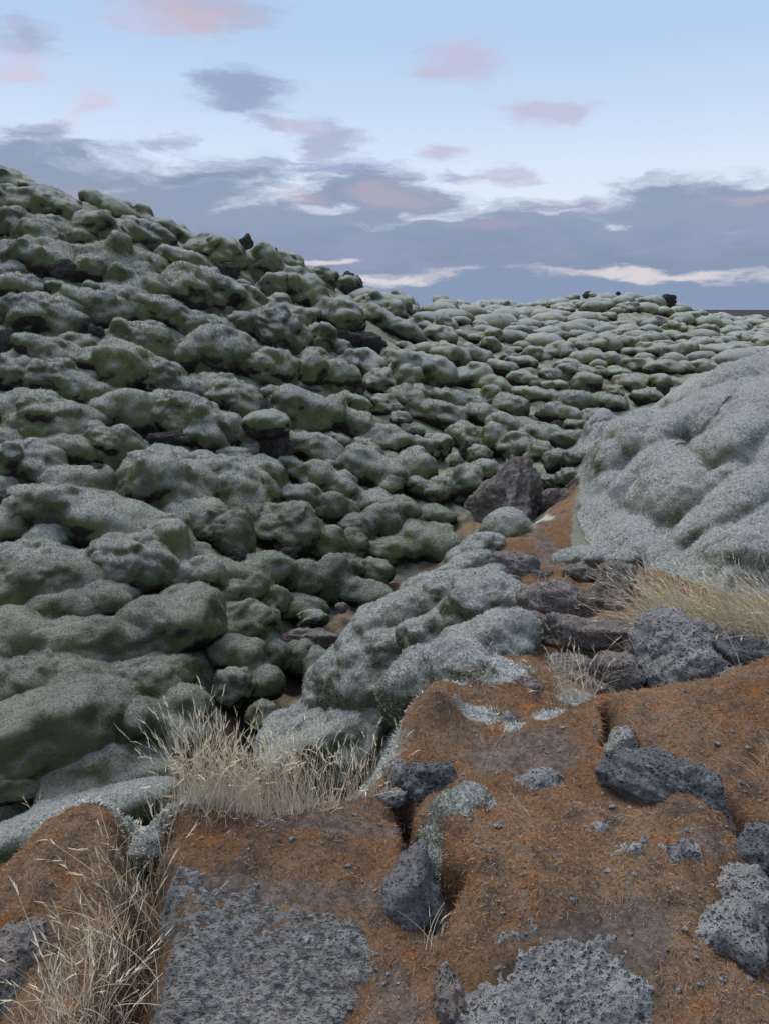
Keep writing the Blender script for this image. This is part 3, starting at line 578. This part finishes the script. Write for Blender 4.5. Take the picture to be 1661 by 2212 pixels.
def mound_top(x, y, d): return .05+.22*billow(xyz((x*.62+y*.78)*.7, (x*.78-y*.62)*1.3, 5), 1)
def grid_normals(V, F):
    n_ = np.cross(V[F[:, 2]]-V[F[:, 0]], V[F[:, 3]]-V[F[:, 1]]); N = np.zeros_like(V)
    for j in range(4): np.add.at(N, F[:, j], n_)
    return N/(np.linalg.norm(N, axis=1)[:, None]+1e-12)
V, F, dd = overlay(MOUND, .017, mound_top, .30)
N = grid_normals(V, F)                                  # soft folds running down towards the lower left, pushed out along the surface
u = V[:, 0]*.75+V[:, 1]*.25+V[:, 2]*.6; v = -V[:, 0]*.55+V[:, 1]*.25+V[:, 2]*.8; wq = .35*pn(V*1.1)
C = np.stack([u*.8+wq, v*2.1-wq*.6, V[:, 1]*.4+.37], 1); C2 = np.stack([u*1.7+wq, v*4.2+wq, V[:, 1]*.8], 1)
V = V+N*(sstep(.0, .3, dd)*(.38*(knobs(C, .80)-.62)+.20*(knobs(C2, .80)-.62)+.03*billow(V*6, 2)+.008*pn(V*27)))[:, None]
mound = place('moss_mound', V, F, M_PALE); tag(mound, 'huge mound of frosted pale grey moss rising beside the red path', 'moss mound')
MV = V

# frosted moss mounds along the ridge between the gully and the red path, and on the near rim
RIDGE = [(830,1372,180,130,-28),(768,1455,130,120,-15),(905,1312,200,105,-28),(1000,1285,140,100,-15),(955,1390,135,125,-10),(1065,1320,170,150,-20),(820,1470,160,170,-20),(935,1470,180,130,-25),(1040,1410,210,130,-25),(718,1500,110,120,0),(650,1590,150,110,-20),(1085,1150,100,90,-30),(1030,1195,120,70,-25),(985,1240,140,60,-30),(880,1420,140,120,-15)]
RIDGE += [(712,1475,80,80,-10),(880,1352,90,70,-20),(1010,1340,90,80,-20),(870,1500,90,80,-15),(785,1415,90,80,-20),(960,1310,80,70,-10),(1000,1460,110,80,-20),(1090,1240,90,60,-15)]
RIM = [(160,1772,340,80,-4),(400,1778,160,60,-22),(640,1655,105,90,0),(735,1600,190,110,-25),(985,1830,120,190,8),(1290,1215,150,60,-10)]
rh = hit(np.array([r[0] for r in RIDGE+RIM], float), np.array([r[1] for r in RIDGE+RIM], float)); ids = []
for i, (px, py, wd, ht, tilt) in enumerate(RIDGE+RIM):
    p = rh[i]; s = np.linalg.norm(p-EYE)/FPX; rx, ry = wd*.5*s*1.2, ht*.5*s*1.15; rz = .42*(rx+ry)
    ids.append(reg_blob(depth_push(p, rz, .66 if i < len(RIDGE) else (.5 if i != len(RIDGE)+4 else .25))-np.array([0, 0, .01]), rx, ry, rz, tilt))
RV = []; HOARY = []
RLAB = ['hoary pale moss mound on the ridge between gully and red path', 'frosted moss hump on the near rim above the gully']
NR = len(RIDGE)-15; ROWN = {12: 'frosted moss hump below the pyramid-shaped lava rock by the path', 15: 'long low frost-white moss rim topping the red mound left of the stone slab', 16: 'small frosted moss hump at the foot of the pale grass', 17: 'round frosted moss ball standing behind the pale grass tuft', 18: 'frosted moss shoulder right of the pale grass tuft',
        19: 'bright frost-covered moss patch above the dark crack', 20: 'low tongue of green frosted moss at the foot of the huge mound'}
for i, bi in enumerate(ids):
    W, F = moss_blob(bi, i*.9+60, 5 if (RIDGE+RIM)[i][2] > 105 else 4, 1.0, .16, .4, under=False, kno=.12)
    o = place('moss_mound' if i < len(RIDGE) else 'moss_hump', W, F, M_HOAR); RV.append((W, i))
    i = i if i < 15 else (i-NR if i >= len(RIDGE) else -1)
    if i in ROWN: tag(o, ROWN[i], 'moss mound')
    else: HOARY.append(o); tag(o, RLAB[0], 'moss mound', 'hoary moss mounds along the ridge')

pr = hit(np.array([1108.]), np.array([1110.]))[0]; en = hit(np.array([650.]), np.array([1590.]))[0]; ax = (en-pr)[:2]/np.linalg.norm((en-pr)[:2])
ORD = 'first second third fourth fifth sixth seventh eighth ninth tenth eleventh twelfth thirteenth fourteenth fifteenth sixteenth'.split(); sides = {'gully': [], 'path': []}
off = [((o.location.x-pr[0])*-ax[1]+(o.location.y-pr[1])*ax[0], (o.location.x-pr[0])*ax[0]+(o.location.y-pr[1])*ax[1], o) for o in HOARY]; med = float(np.median([a for a, _, _ in off]))
path_sign = 1 if (at_z(1300., 1500., .05)[0]-pr[0])*-ax[1]+(at_z(1300., 1500., .05)[1]-pr[1])*ax[0] > med else -1
for a, b, o in sorted(off, key=lambda t: t[1]):
    sd_ = 'path' if (a-med)*path_sign > 0 else 'gully'; sides[sd_].append(o)
    o['label'] = f"hoary moss mound on the ridge's {sd_} side, {ORD[len(sides[sd_])-1]} down from the pyramid-shaped rock"

# ------------------------------------------------------------------ stone slabs at the camera's feet
def slab_top(h, rough):
    def f(x, y, d):
        n1 = fbm(xyz(x*26, y*45, 3), 3); pit = np.maximum(0, pn(xyz(x*48, y*75, 8))-.1)
        return h*(1+.0*d)+.02*fbm(xyz(x*4, y*4, 2), 2)+rough*(.006*n1-.014*pit)
    return f
SL1 = w2([(330,1905),(420,1912),(520,1935),(700,1950),(800,2000),(805,2090),(760,2200),(700,2320),(215,2320),(262,2190),(305,2100),(335,1990)], .03)
V, F, dd = overlay(SL1, .0042, slab_top(.009, 1.5), .05, .03, -.02, True)
o = place('stone_slab', V, F, M_SLAB); tag(o, 'flat pitted grey lava slab framed by red-brown moss and dry grass', 'rock')
SL2 = w2([(985,2120),(1060,2060),(1190,2045),(1330,2070),(1400,2130),(1445,2230),(1440,2330),(930,2330),(940,2230)], .05)
V, F, dd = overlay(SL2, .0045, slab_top(.026, 1.6), .09, .03, -.03, True)
o = place('stone_slab', V, F, M_ROCK); tag(o, 'domed blue-grey pitted lava slab with green lichen at the foot of the red mound', 'rock')

CRUST = [(1340,1893,120,34,'thin broken lava crust on the crown of the red mound'),(1475,1905,90,40,'lilac-grey lava crust on the shoulder of the red mound'),(1600,1995,150,70,'rough lava crust between the grey ledge and the jagged rock'),(1290,1850,60,20,'small lava crust flush with the red moss'),(1130,2030,130,36,'broken lava crust above the domed slab'),(1545,1470,120,30,'grey lava crust below the big rounded boulder'),(1380,1660,80,30,'grey crust beside the narrow crevice'),(720,1985,140,40,'ragged rock crust where the stone slab meets red moss')]
for cx_, cy_, cw_, ch_, lab in CRUST:
    V, F, dd = overlay(w2([(cx_+cw_*.5*math.cos(t)*(1+.3*math.sin(3*t+cx_)), cy_+ch_*.5*math.sin(t)*(1+.3*math.cos(2*t+cy_))) for t in np.linspace(0, 2*math.pi, 14)[:-1]], .1), .006, slab_top(.012, 1.8), .02, .03, -.02, True)
    o = place('lava_crust', V, F, M_ROCK); tag(o, lab, 'rock')

# ------------------------------------------------------------------ single lava rocks
ROCKS = [(945,1690,132,84,4,'D','dark pitted lava block bridging the crack behind the stone slab'),(855,1674,52,56,0,'G','small pale grey lava stone standing left of the dark block'),(852,1722,58,40,0,'G','small grey lava stone below the pale stone at the crack'),
  (1165,1706,104,66,-8,'G','wrinkled grey lava rock half sunk in red moss'),(1455,1712,262,132,18,'D','large long dark pitted lava block lying on the red moss mound'),(1340,1612,52,92,15,'G','upright grey lava stone lining the narrow crevice'),(1400,1545,110,40,-22,'G','flat grey rock rim on the edge of the red mound'),
  (1472,1418,176,176,0,'G','big rounded grey lava boulder patched with red moss'),(1600,1412,140,70,18,'D','dark lava slab leaning behind the big grey boulder'),(1285,1368,220,82,-4,'B','wrinkled brown-grey lava ledge in front of the dry golden grass'),(1325,1272,88,112,12,'B','upright knobbly lava rock beside the golden grass'),
  (1205,1302,160,92,0,'B','crusty lichen-spotted lava rock at the end of the red path'),(890,1942,112,180,8,'D','tall two-lobed dark lava rock standing in the crack'),(1205,2006,200,92,-6,'G','rough grey lava rock with a yellowish end above the domed slab'),(965,2165,60,120,0,'B','narrow brown lava rib beside the domed slab'),
  (1577,2035,130,150,25,'G','jagged lilac-grey lava rock sunk in the red moss mound'),(1622,1945,120,110,30,'G','grey lava ledge breaking out of the red mound'),(1632,1842,80,100,10,'D','blue-black lava rock with frost at the edge of the red mound'),(1540,1802,104,50,22,'D','small slanted dark lava rock below the long dark block'),
  (1555,1548,80,52,8,'D','dark lava stone sitting on top of the red moss mound'),(1597,1562,44,44,0,'D','smaller lava stone next to the dark one on the red mound'),(1095,1556,34,32,0,'G','tiny grey lava stone in the middle of the red ground'),
  (1108,1072,140,140,-4,'P','pyramid-shaped brown lava rock with a pointed top beside the path'),(1120,1222,100,56,12,'B','low brown lava rock on the near side of the path'),(1205,1072,70,40,-15,'B','flat brown lava rock at the far end of the path'),(1255,1240,70,40,0,'B','low brown lava rock at the mouth of the red path'),
  (1390,1888,90,26,8,'G','thin grey lava crust showing through the red moss'),(1480,1890,70,34,12,'G','grey lava crust on the flank of the red mound'),(1230,1455,110,70,0,'B','broken brown lava rock behind the pale grass wisps'),(1335,1450,90,80,-20,'B','brown lava rock leaning on the big grey boulder'),(1170,1240,46,26,0,'B','small brown stone in the red path'),(1130,1480,70,40,10,'B','low brown lava stone behind the spidery frosted grass'),(1080,1640,46,26,0,'G','flat grey stone on the bare soil behind the dark block'),(1225,1610,60,34,-10,'B','brown lava stone in the dip of the red ground'),(1010,1590,40,30,0,'G','grey stone on the flank of the rusty moss lump'),(1290,1500,80,50,15,'B','brown lava lump below the wispy grass clump'),(1385,1400,80,70,0,'B','brown lava block wedged left of the big grey boulder'),(1440,1560,40,22,0,'G','small grey stone flush with the top of the red mound'),(1080,1260,80,44,-10,'B','brown lava stone where the path meets the hoary ridge'),(1150,1345,70,40,10,'B','brown stone below the crusty lava rock'),(1600,1700,36,26,0,'D','small dark stone beside the white grass clump'),(1530,1985,50,30,20,'G','small grey crust beside the jagged lilac-grey rock'),(1350,2020,44,26,0,'G','small grey stone bedded in the red mound above the domed slab'),(760,1800,40,24,0,'G','small grey stone on the soil by the grass stubble'),(40,2070,130,140,0,'B','dark brown lava rock under the dry grass in the cleft')]
rb = hit(np.array([r[0] for r in ROCKS], float), np.array([r[1]+r[3]*.30 for r in ROCKS], float))
for i, (px, py, wd, ht, tilt, kd, lab) in enumerate(ROCKS):
    b = rb[i]; c = at_y(np.array(px*1.), np.array(py*1.), b[1]+.02); s = np.linalg.norm(c-EYE)/FPX
    rx, ry = wd*.5*s*1.08, ht*.5*s*1.08; rz = .5*(rx+ry)*.9; c = depth_push(c, rz, .25)-np.array([0, 0, ry*.08])
    if kd == 'P':
        D, F = ico(5); W, F = rock_blob(c, rx, ry, rz, 0, 31.7, 6, 7, 1.6)
        k = (W[:, 2]-c[2])/ry; f_ = 1.1-.45*sstep(-.6, 1.0, k); W[:, 0] = c[0]+.12*rx*k+(W[:, 0]-c[0])*f_; W[:, 1] = c[1]+(W[:, 1]-c[1])*f_
    else: W, F = rock_blob(c, rx, ry, rz, tilt, i*1.37+2, 6 if wd > 170 and ht > 120 else 5, 9, 1.15)
    o = place('lava_rock' if wd > 60 else 'lava_stone', W, F, {'D': M_ROCKD, 'G': M_ROCK, 'B': M_ROCKB, 'P': M_ROCKB}[kd]); tag(o, lab, 'rock')

# ------------------------------------------------------------------ dry grass
def ribbons(base, dirv, L, wd, g, segs=5, droop=.5):
    """thin curved blades: base (n,3), start direction (n,3), length, width -> verts, quads, along"""
    n_ = len(base); t = np.linspace(0, 1, segs+1); side = np.cross(dirv, g.normal(size=(n_, 3))); side /= np.linalg.norm(side, axis=1)[:, None]
    bend = g.normal(size=(n_, 3))*.28; bend[:, 2] -= droop
    V = []
    for tt in t:
        c = base+dirv*(L*tt)[:, None]+bend*(L*tt*tt*.5)[:, None]; h = (wd*(1-.75*tt))[:, None]*.5
        V += [c-side*h, c+side*h]
    V = np.stack(V, 1); k = 2*(segs+1); q = np.array([[2*i, 2*i+1, 2*i+3, 2*i+2] for i in range(segs)])
    F = (np.arange(n_)[:, None, None]*k+q[None]).reshape(-1, 4)
    return V.reshape(-1, 3), F, np.tile(np.repeat(t, 2), n_), V[:, -2:].mean(1), V[:, -4:-2].mean(1)
def tuft(label, line, n_, L0, L1, lean, spread, jit, seeds=.5, tone=(.3, 1), wd=.0022, droop=.45, seed=0, back=0.0):
    g = np.random.default_rng(900+seed); pts = hit(np.array([a for a, b in line], float), np.array([b for a, b in line], float))
    if line[0][1] > 1480: pts = at_z(np.array([a for a, b in line], float), np.array([b for a, b in line], float), .03)
    pts[:, 2] = land(pts[:, 0], pts[:, 1])
    u = g.uniform(0, len(pts)-1, n_); k = np.minimum(u.astype(int), len(pts)-2) if len(pts) > 1 else np.zeros(n_, int); f = (u-k)[:, None]
    b = pts[k]*(1-f)+pts[np.minimum(k+1, len(pts)-1)]*f; b[:, :2] += g.normal(size=(n_, 2))*jit; b[:, 2] = land(b[:, 0], b[:, 1])-.01
    d = np.array(lean)[None]+g.normal(size=(n_, 3))*spread; d[:, 2] = np.abs(d[:, 2]); d /= np.linalg.norm(d, axis=1)[:, None]
    L = g.uniform(L0, L1, n_)*g.uniform(.55, 1, n_)
    o = obj('grass_tuft', None, loc=(*pts.mean(0)[:2], pts[:, 2].min()-.01)); c = np.array(o.location)
    V, F, al, tip, pre = ribbons(b, d, L, g.uniform(.7, 1.3, n_)*wd, g, 5, droop)
    e = place('blades', V, F, M_GRASS, o); tag(e, kind='stuff'); tn = np.repeat(g.uniform(*tone, n_), 12); attr(e.data, 'tone', tn); attr(e.data, 'along', al)
    sel = np.flatnonzero(L > np.quantile(L, 1-seeds)) if seeds else []
    if len(sel):
        dv = tip[sel]-pre[sel]; dv /= np.linalg.norm(dv, axis=1)[:, None]; m = len(sel)
        ba, da, la = [], [], []
        for r in range(4):
            ba.append(tip[sel]-dv*(.05-.012*r)*g.uniform(.7, 1.2, m)[:, None]); da.append(dv+g.normal(size=(m, 3))*.16); la.append(np.full(m, .024))
        V, F, al, _, _ = ribbons(np.vstack(ba), np.vstack(da), np.hstack(la), np.full(4*m, .0032), g, 2, .1)
        e = place('seed_heads', V, F, M_GRASS, o); tag(e, kind='stuff'); attr(e.data, 'tone', np.full(len(V), .95)); attr(e.data, 'along', np.ones(len(V)))
    tag(o, label, 'grass'); return o
tuft('thick stand of pale dry grass with seed heads on the rim above the gully', [(400,1785),(450,1785),(520,1775),(600,1765),(680,1750)], 760, .24, .42, (-.05, .1, 1), .2, .04, .5, (.5, 1), .0015, seed=1)
tuft('short frosted grass stubble matted at the foot of the pale grass stand', [(400,1790),(520,1785),(620,1770),(700,1755)], 480, .06, .15, (.1, -.2, .9), .35, .035, 0, (.6, 1), .002, .5, seed=2)
tuft('loose pale grass beside the thick stand, leaning over the frosted moss', [(700,1740),(760,1720),(820,1700)], 150, .16, .34, (.05, .1, 1), .28, .05, .5, (.35, .9), seed=3)
tuft('tall tangled dry grass growing in the cleft beside the stone slab', [(300,1860),(300,1960),(260,2080),(180,2200),(120,2260)], 420, .18, .36, (-.18, .15, 1), .34, .04, .4, (.4, 1), .0017, .4, seed=4)
tuft('low frosted grass mat at the bottom of the cleft', [(290,1960),(230,2100),(120,2240)], 260, .1, .22, (-.2, -.2, .7), .5, .05, 0, (.3, .8), .0018, .8, seed=5)
tuft('golden windblown grass at the foot of the huge frosted mound', [(1450,1365),(1510,1380),(1580,1375),(1650,1385),(1740,1390)], 2200, .28, .52, (-.5, .1, .9), .24, .11, .2, (.3, .95), .003, .55, seed=6)
tuft('pale wispy grass clump in the middle of the red ground', [(1205,1535),(1240,1530),(1270,1520)], 120, .12, .36, (-.15, .1, 1), .32, .03, .3, (.5, 1), .0022, .4, seed=7)
tuft('spidery frosted grass clump beside the hoary ridge', [(1010,1515),(1050,1505)], 90, .08, .20, (-.25, 0, .8), .5, .025, .1, (.5, 1), .002, .6, seed=8)
tuft('few thin grass stalks beside the rusty moss lump', [(850,1685),(865,1700)], 7, .22, .36, (.0, 0, 1), .07, .02, .3, (.3, .8), .0022, .1, seed=9)
tuft('two tall grass stalks behind the dark lava block', [(1040,1690),(1050,1690)], 9, .14, .27, (.03, .05, 1), .12, .012, .4, (.4, .9), .0024, .15, seed=10)
tuft('small grass spikes in front of the long dark block', [(1300,1700),(1320,1705)], 12, .07, .13, (0, 0, 1), .25, .012, 0, (.4, .9), .0022, .1, seed=11)
tuft('thin bent grass stalks beside the two-lobed rock', [(925,2055),(935,2050)], 12, .10, .30, (.0, .1, 1), .3, .012, .2, (.5, 1), .002, .4, seed=12)
tuft('few fallen grass stalks lying on the red mound', [(1130,1835),(1150,1832)], 9, .10, .20, (-.8, .2, .35), .3, .015, 0, (.6, 1), .0022, .3, seed=13)
tuft('white frosted grass clump behind the long dark block', [(1640,1750),(1661,1745)], 50, .10, .22, (-.2, 0, 1), .4, .02, 0, (.6, 1), .002, .4, seed=14)
tuft('three lone grass stalks over the frosted rim', [(40,1775),(85,1775)], 7, .14, .23, (-.05, 0, 1), .12, .012, .8, (.4, .8), .0022, .15, seed=15)
tuft('small dry grass wisps beside the red path', [(1180,1265),(1200,1270)], 30, .08, .2, (.2, 0, .7), .4, .03, 0, (.4, .9), .0025, .5, seed=16)
tuft('thin grass wisps in front of the crusty lava rock', [(1190,1345),(1210,1350)], 16, .1, .22, (-.3, 0, .9), .3, .03, .2, (.4, .9), .0025, .4, seed=17)
tuft('single leaning grass stalks on the hoary ridge', [(1035,1400),(1060,1400)], 7, .1, .24, (-.1, 0, 1), .2, .02, .3, (.4, .9), .0025, .2, seed=18)

# ------------------------------------------------------------------ frost sprigs and red moss fibres (too many to count)
def sprigs(name, P, N, size, g, lo=.45, parent=None, k=3, mat=None):
    m = len(P); V = []; T = []
    for _ in range(k):
        d = N+g.normal(size=(m, 3))*.55; d /= np.linalg.norm(d, axis=1)[:, None]; s = np.cross(d, g.normal(size=(m, 3))); s /= np.linalg.norm(s, axis=1)[:, None]
        h = (size*g.uniform(.5, 1.1, m))[:, None]
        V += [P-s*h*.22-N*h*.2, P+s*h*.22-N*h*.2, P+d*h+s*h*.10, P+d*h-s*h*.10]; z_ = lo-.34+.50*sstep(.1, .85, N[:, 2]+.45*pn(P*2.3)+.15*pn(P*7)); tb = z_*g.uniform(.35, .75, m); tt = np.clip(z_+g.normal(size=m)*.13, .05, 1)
        T += [tb, tb, tt, tt]
    V = np.stack(V, 1).reshape(-1, 3); T = np.stack(T, 1).ravel(); F = np.arange(len(V)).reshape(-1, 4)
    o = place(name, V, F, mat or M_SPRIG, parent, False); attr(o.data, 'tone', T); tag(o, kind='stuff'); return o
def vnorm(W, F):
    a, b, c = W[F[:, 0]], W[F[:, 1]], W[F[:, 2]]; fn = np.cross(b-a, c-a); N = np.zeros_like(W)
    for j in range(3): np.add.at(N, F[:, j], fn)
    return N/(np.linalg.norm(N, axis=1)[:, None]+1e-12)
g = np.random.default_rng(77)
def scatter(me_obj, dens, g, cond=None):
    me = me_obj.data; me.calc_loop_triangles(); nv = len(me.vertices); co = np.empty(nv*3, np.float32); me.vertices.foreach_get('co', co); co = co.reshape(-1, 3).astype(float)+np.array(me_obj.location)
    nt_ = len(me.loop_triangles); tv = np.empty(nt_*3, np.int32); me.loop_triangles.foreach_get('vertices', tv); tv = tv.reshape(-1, 3)
    a, b, c = co[tv[:, 0]], co[tv[:, 1]], co[tv[:, 2]]; n_ = np.cross(b-a, c-a); ar = np.linalg.norm(n_, axis=1)*.5; nn = n_/(2*ar[:, None]+1e-15)
    cen = (a+b+c)/3; ok = ((cen-EYE)*nn).sum(1) < .15
    if cond is not None: ok &= cond(cen)
    ar = np.where(ok, ar, 0); cnt = int(ar.sum()*dens); pick = g.choice(nt_, cnt, p=ar/ar.sum()); r1 = np.sqrt(g.random(cnt))[:, None]; r2 = g.random(cnt)[:, None]
    return a[pick]*(1-r1)+b[pick]*r1*(1-r2)+c[pick]*r1*r2, nn[pick]
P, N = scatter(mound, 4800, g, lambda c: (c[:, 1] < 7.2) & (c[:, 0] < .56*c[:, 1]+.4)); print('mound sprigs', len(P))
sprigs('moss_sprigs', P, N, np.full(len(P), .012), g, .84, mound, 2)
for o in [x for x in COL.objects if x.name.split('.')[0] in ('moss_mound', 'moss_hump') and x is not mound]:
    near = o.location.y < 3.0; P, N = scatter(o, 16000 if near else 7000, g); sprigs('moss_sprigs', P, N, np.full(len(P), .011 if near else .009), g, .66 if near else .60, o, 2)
gf = np.random.default_rng(123); nfz = 0
for o in [x for x in COL.objects if x.name.split('.')[0] in ('moss_boulder', 'moss_hummock', 'moss_cushion') and x.location.y < 13]:
    dist = math.hypot(o.location.y, 1.6); P, N = scatter(o, 5200*min(1, (5/dist)**1.5), gf)
    k = (N[:, 2] > -.12) & (P[:, 2] > tps(P[:, 0], P[:, 1])-.12) & (np.abs(P[:, 0]) < .6*P[:, 1]+.3); P, N = P[k], N[k]; nfz += len(P)
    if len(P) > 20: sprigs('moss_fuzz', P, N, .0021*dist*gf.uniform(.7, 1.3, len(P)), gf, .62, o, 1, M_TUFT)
print('fuzz', nfz)
def fibres(n_, g):
    px = g.uniform(-60, 1720, n_); py = 1240+(2330-1240)*g.random(n_)**.8
    P = at_z(px, py, .06); k = (poly_dist(P[:, 0], P[:, 1], RED_POLY) > .03) & (frost_at(P[:, 0], P[:, 1]) < .5)
    for S in (SL1, SL2): k &= poly_dist(P[:, 0], P[:, 1], S) < .0
    P = P[k]; P[:, 2] = land(P[:, 0], P[:, 1])-.002; m = len(P)
    d = g.normal(size=(m, 3)); d[:, 2] = np.abs(d[:, 2])*.55+.15; d /= np.linalg.norm(d, axis=1)[:, None]
    s = np.hypot(P[:, 1], 1.6)/2.2
    V, F, al, _, _ = ribbons(P, d, g.uniform(.008, .022, m)*s, g.uniform(.0010, .0022, m)*s, g, 2, .9)
    o = place('red_moss_fibres', V, F, M_FIBRE); tn = np.clip(np.repeat(g.beta(2.2, 2.2, m), 6)*.75+al*.25, 0, 1); attr(o.data, 'tone', tn)
    tag(o, 'short rust-brown dry moss fibres carpeting the near ground', 'moss', kind='stuff')
fibres(120000, g)
px = g.uniform(-40, 1500, 60000); py = g.uniform(1300, 1950, 60000); P = at_z(px, py, .05); k = (frost_at(P[:, 0], P[:, 1])+.5*pn(P*9) > .55) & (P[:, 1] < 4)
P = P[k][:22000]; P[:, 2] = land(P[:, 0], P[:, 1]); e = .01
N = np.stack([land(P[:, 0]-e, P[:, 1])-land(P[:, 0]+e, P[:, 1]), land(P[:, 0], P[:, 1]-e)-land(P[:, 0], P[:, 1]+e), np.full(len(P), 2*e)], 1); N /= np.linalg.norm(N, axis=1)[:, None]
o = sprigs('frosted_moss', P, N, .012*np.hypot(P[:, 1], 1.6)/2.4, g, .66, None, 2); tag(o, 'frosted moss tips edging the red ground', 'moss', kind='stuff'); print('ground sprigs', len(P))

# ------------------------------------------------------------------ far field: small cushions nobody could count, and the black hills
D, F0 = ico(2); g = np.random.default_rng(3); VV, FF, k = [], [], 0
for _ in range(520):
    a = R(g.uniform(-2, 36)); r = g.uniform(19, 58)**1; x, y = math.sin(a)*r, math.cos(a)*r
    z = float(land(np.array([x]), np.array([y]))[0]); rr = g.uniform(.22, .55); q = D*1.3+g.uniform(0, 90)
    W = D*(1+.22*pn(q)+.12*billow(q*2, 1))[:, None]*np.array([rr*g.uniform(1, 1.5), rr, rr*g.uniform(.55, .8)])+np.array([x, y, z+.04])
    VV.append(W); FF.append(F0+k); k += len(W)
o = place('moss_cushions', np.vstack(VV), np.vstack(FF), M_MOSS); tag(o, 'countless small grey-green moss cushions covering the far lava field', 'moss', kind='stuff')
xs = np.linspace(40, 150, 260); ys = np.linspace(120, 170, 40); X, Y = np.meshgrid(xs, ys); x, y = X.ravel(), Y.ravel()
h = np.exp(-((x-78)/17)**2)*1.0+np.exp(-((x-98)/9)**2)*.7+np.exp(-((x-128)/16)**2)*1.4
z = .2+1.15*h*np.exp(-((y-145)/14)**2)*(1+.2*fbm(xyz(x*.5, y*.3), 3))+.25*billow(xyz(x*.9, y*.4, 4), 3)*h
idx = np.arange(len(x)).reshape(X.shape); Fq = np.stack([idx[:-1, :-1], idx[:-1, 1:], idx[1:, 1:], idx[1:, :-1]], -1).reshape(-1, 4)
o = obj('hill', mesh('hill', np.stack([x, y, z], 1), Fq), M_ROCKS); tag(o, kind='structure')

# loose grit and pebbles on the trodden ground
g = np.random.default_rng(41); D, F0 = ico(1); px = g.uniform(250, 1661, 900); py = g.uniform(1280, 2212, 900); P = at_z(px, py, .06); P = P[poly_dist(P[:, 0], P[:, 1], RED_POLY) > .05]
P[:, 2] = land(P[:, 0], P[:, 1]); VV, FF = [], []
for i, p in enumerate(P):
    r = .0022+.0075*g.random()**3; VV.append(D*(r*g.uniform(.6, 1.3, (len(D), 1)))*np.array([1.2, 1, .7])+p+np.array([0, 0, r*.3])); FF.append(F0+i*len(D))
o = place('grit', np.vstack(VV), np.vstack(FF), M_ROCK, smooth=False); tag(o, 'scattered grey grit and pebbles on the red ground', 'gravel', kind='stuff')
print('TOTAL TRIS', sum(len(o.data.loop_triangles) or sum(len(p.vertices)-2 for p in o.data.polygons[:1])*len(o.data.polygons) for o in COL.objects if o.type == 'MESH'))
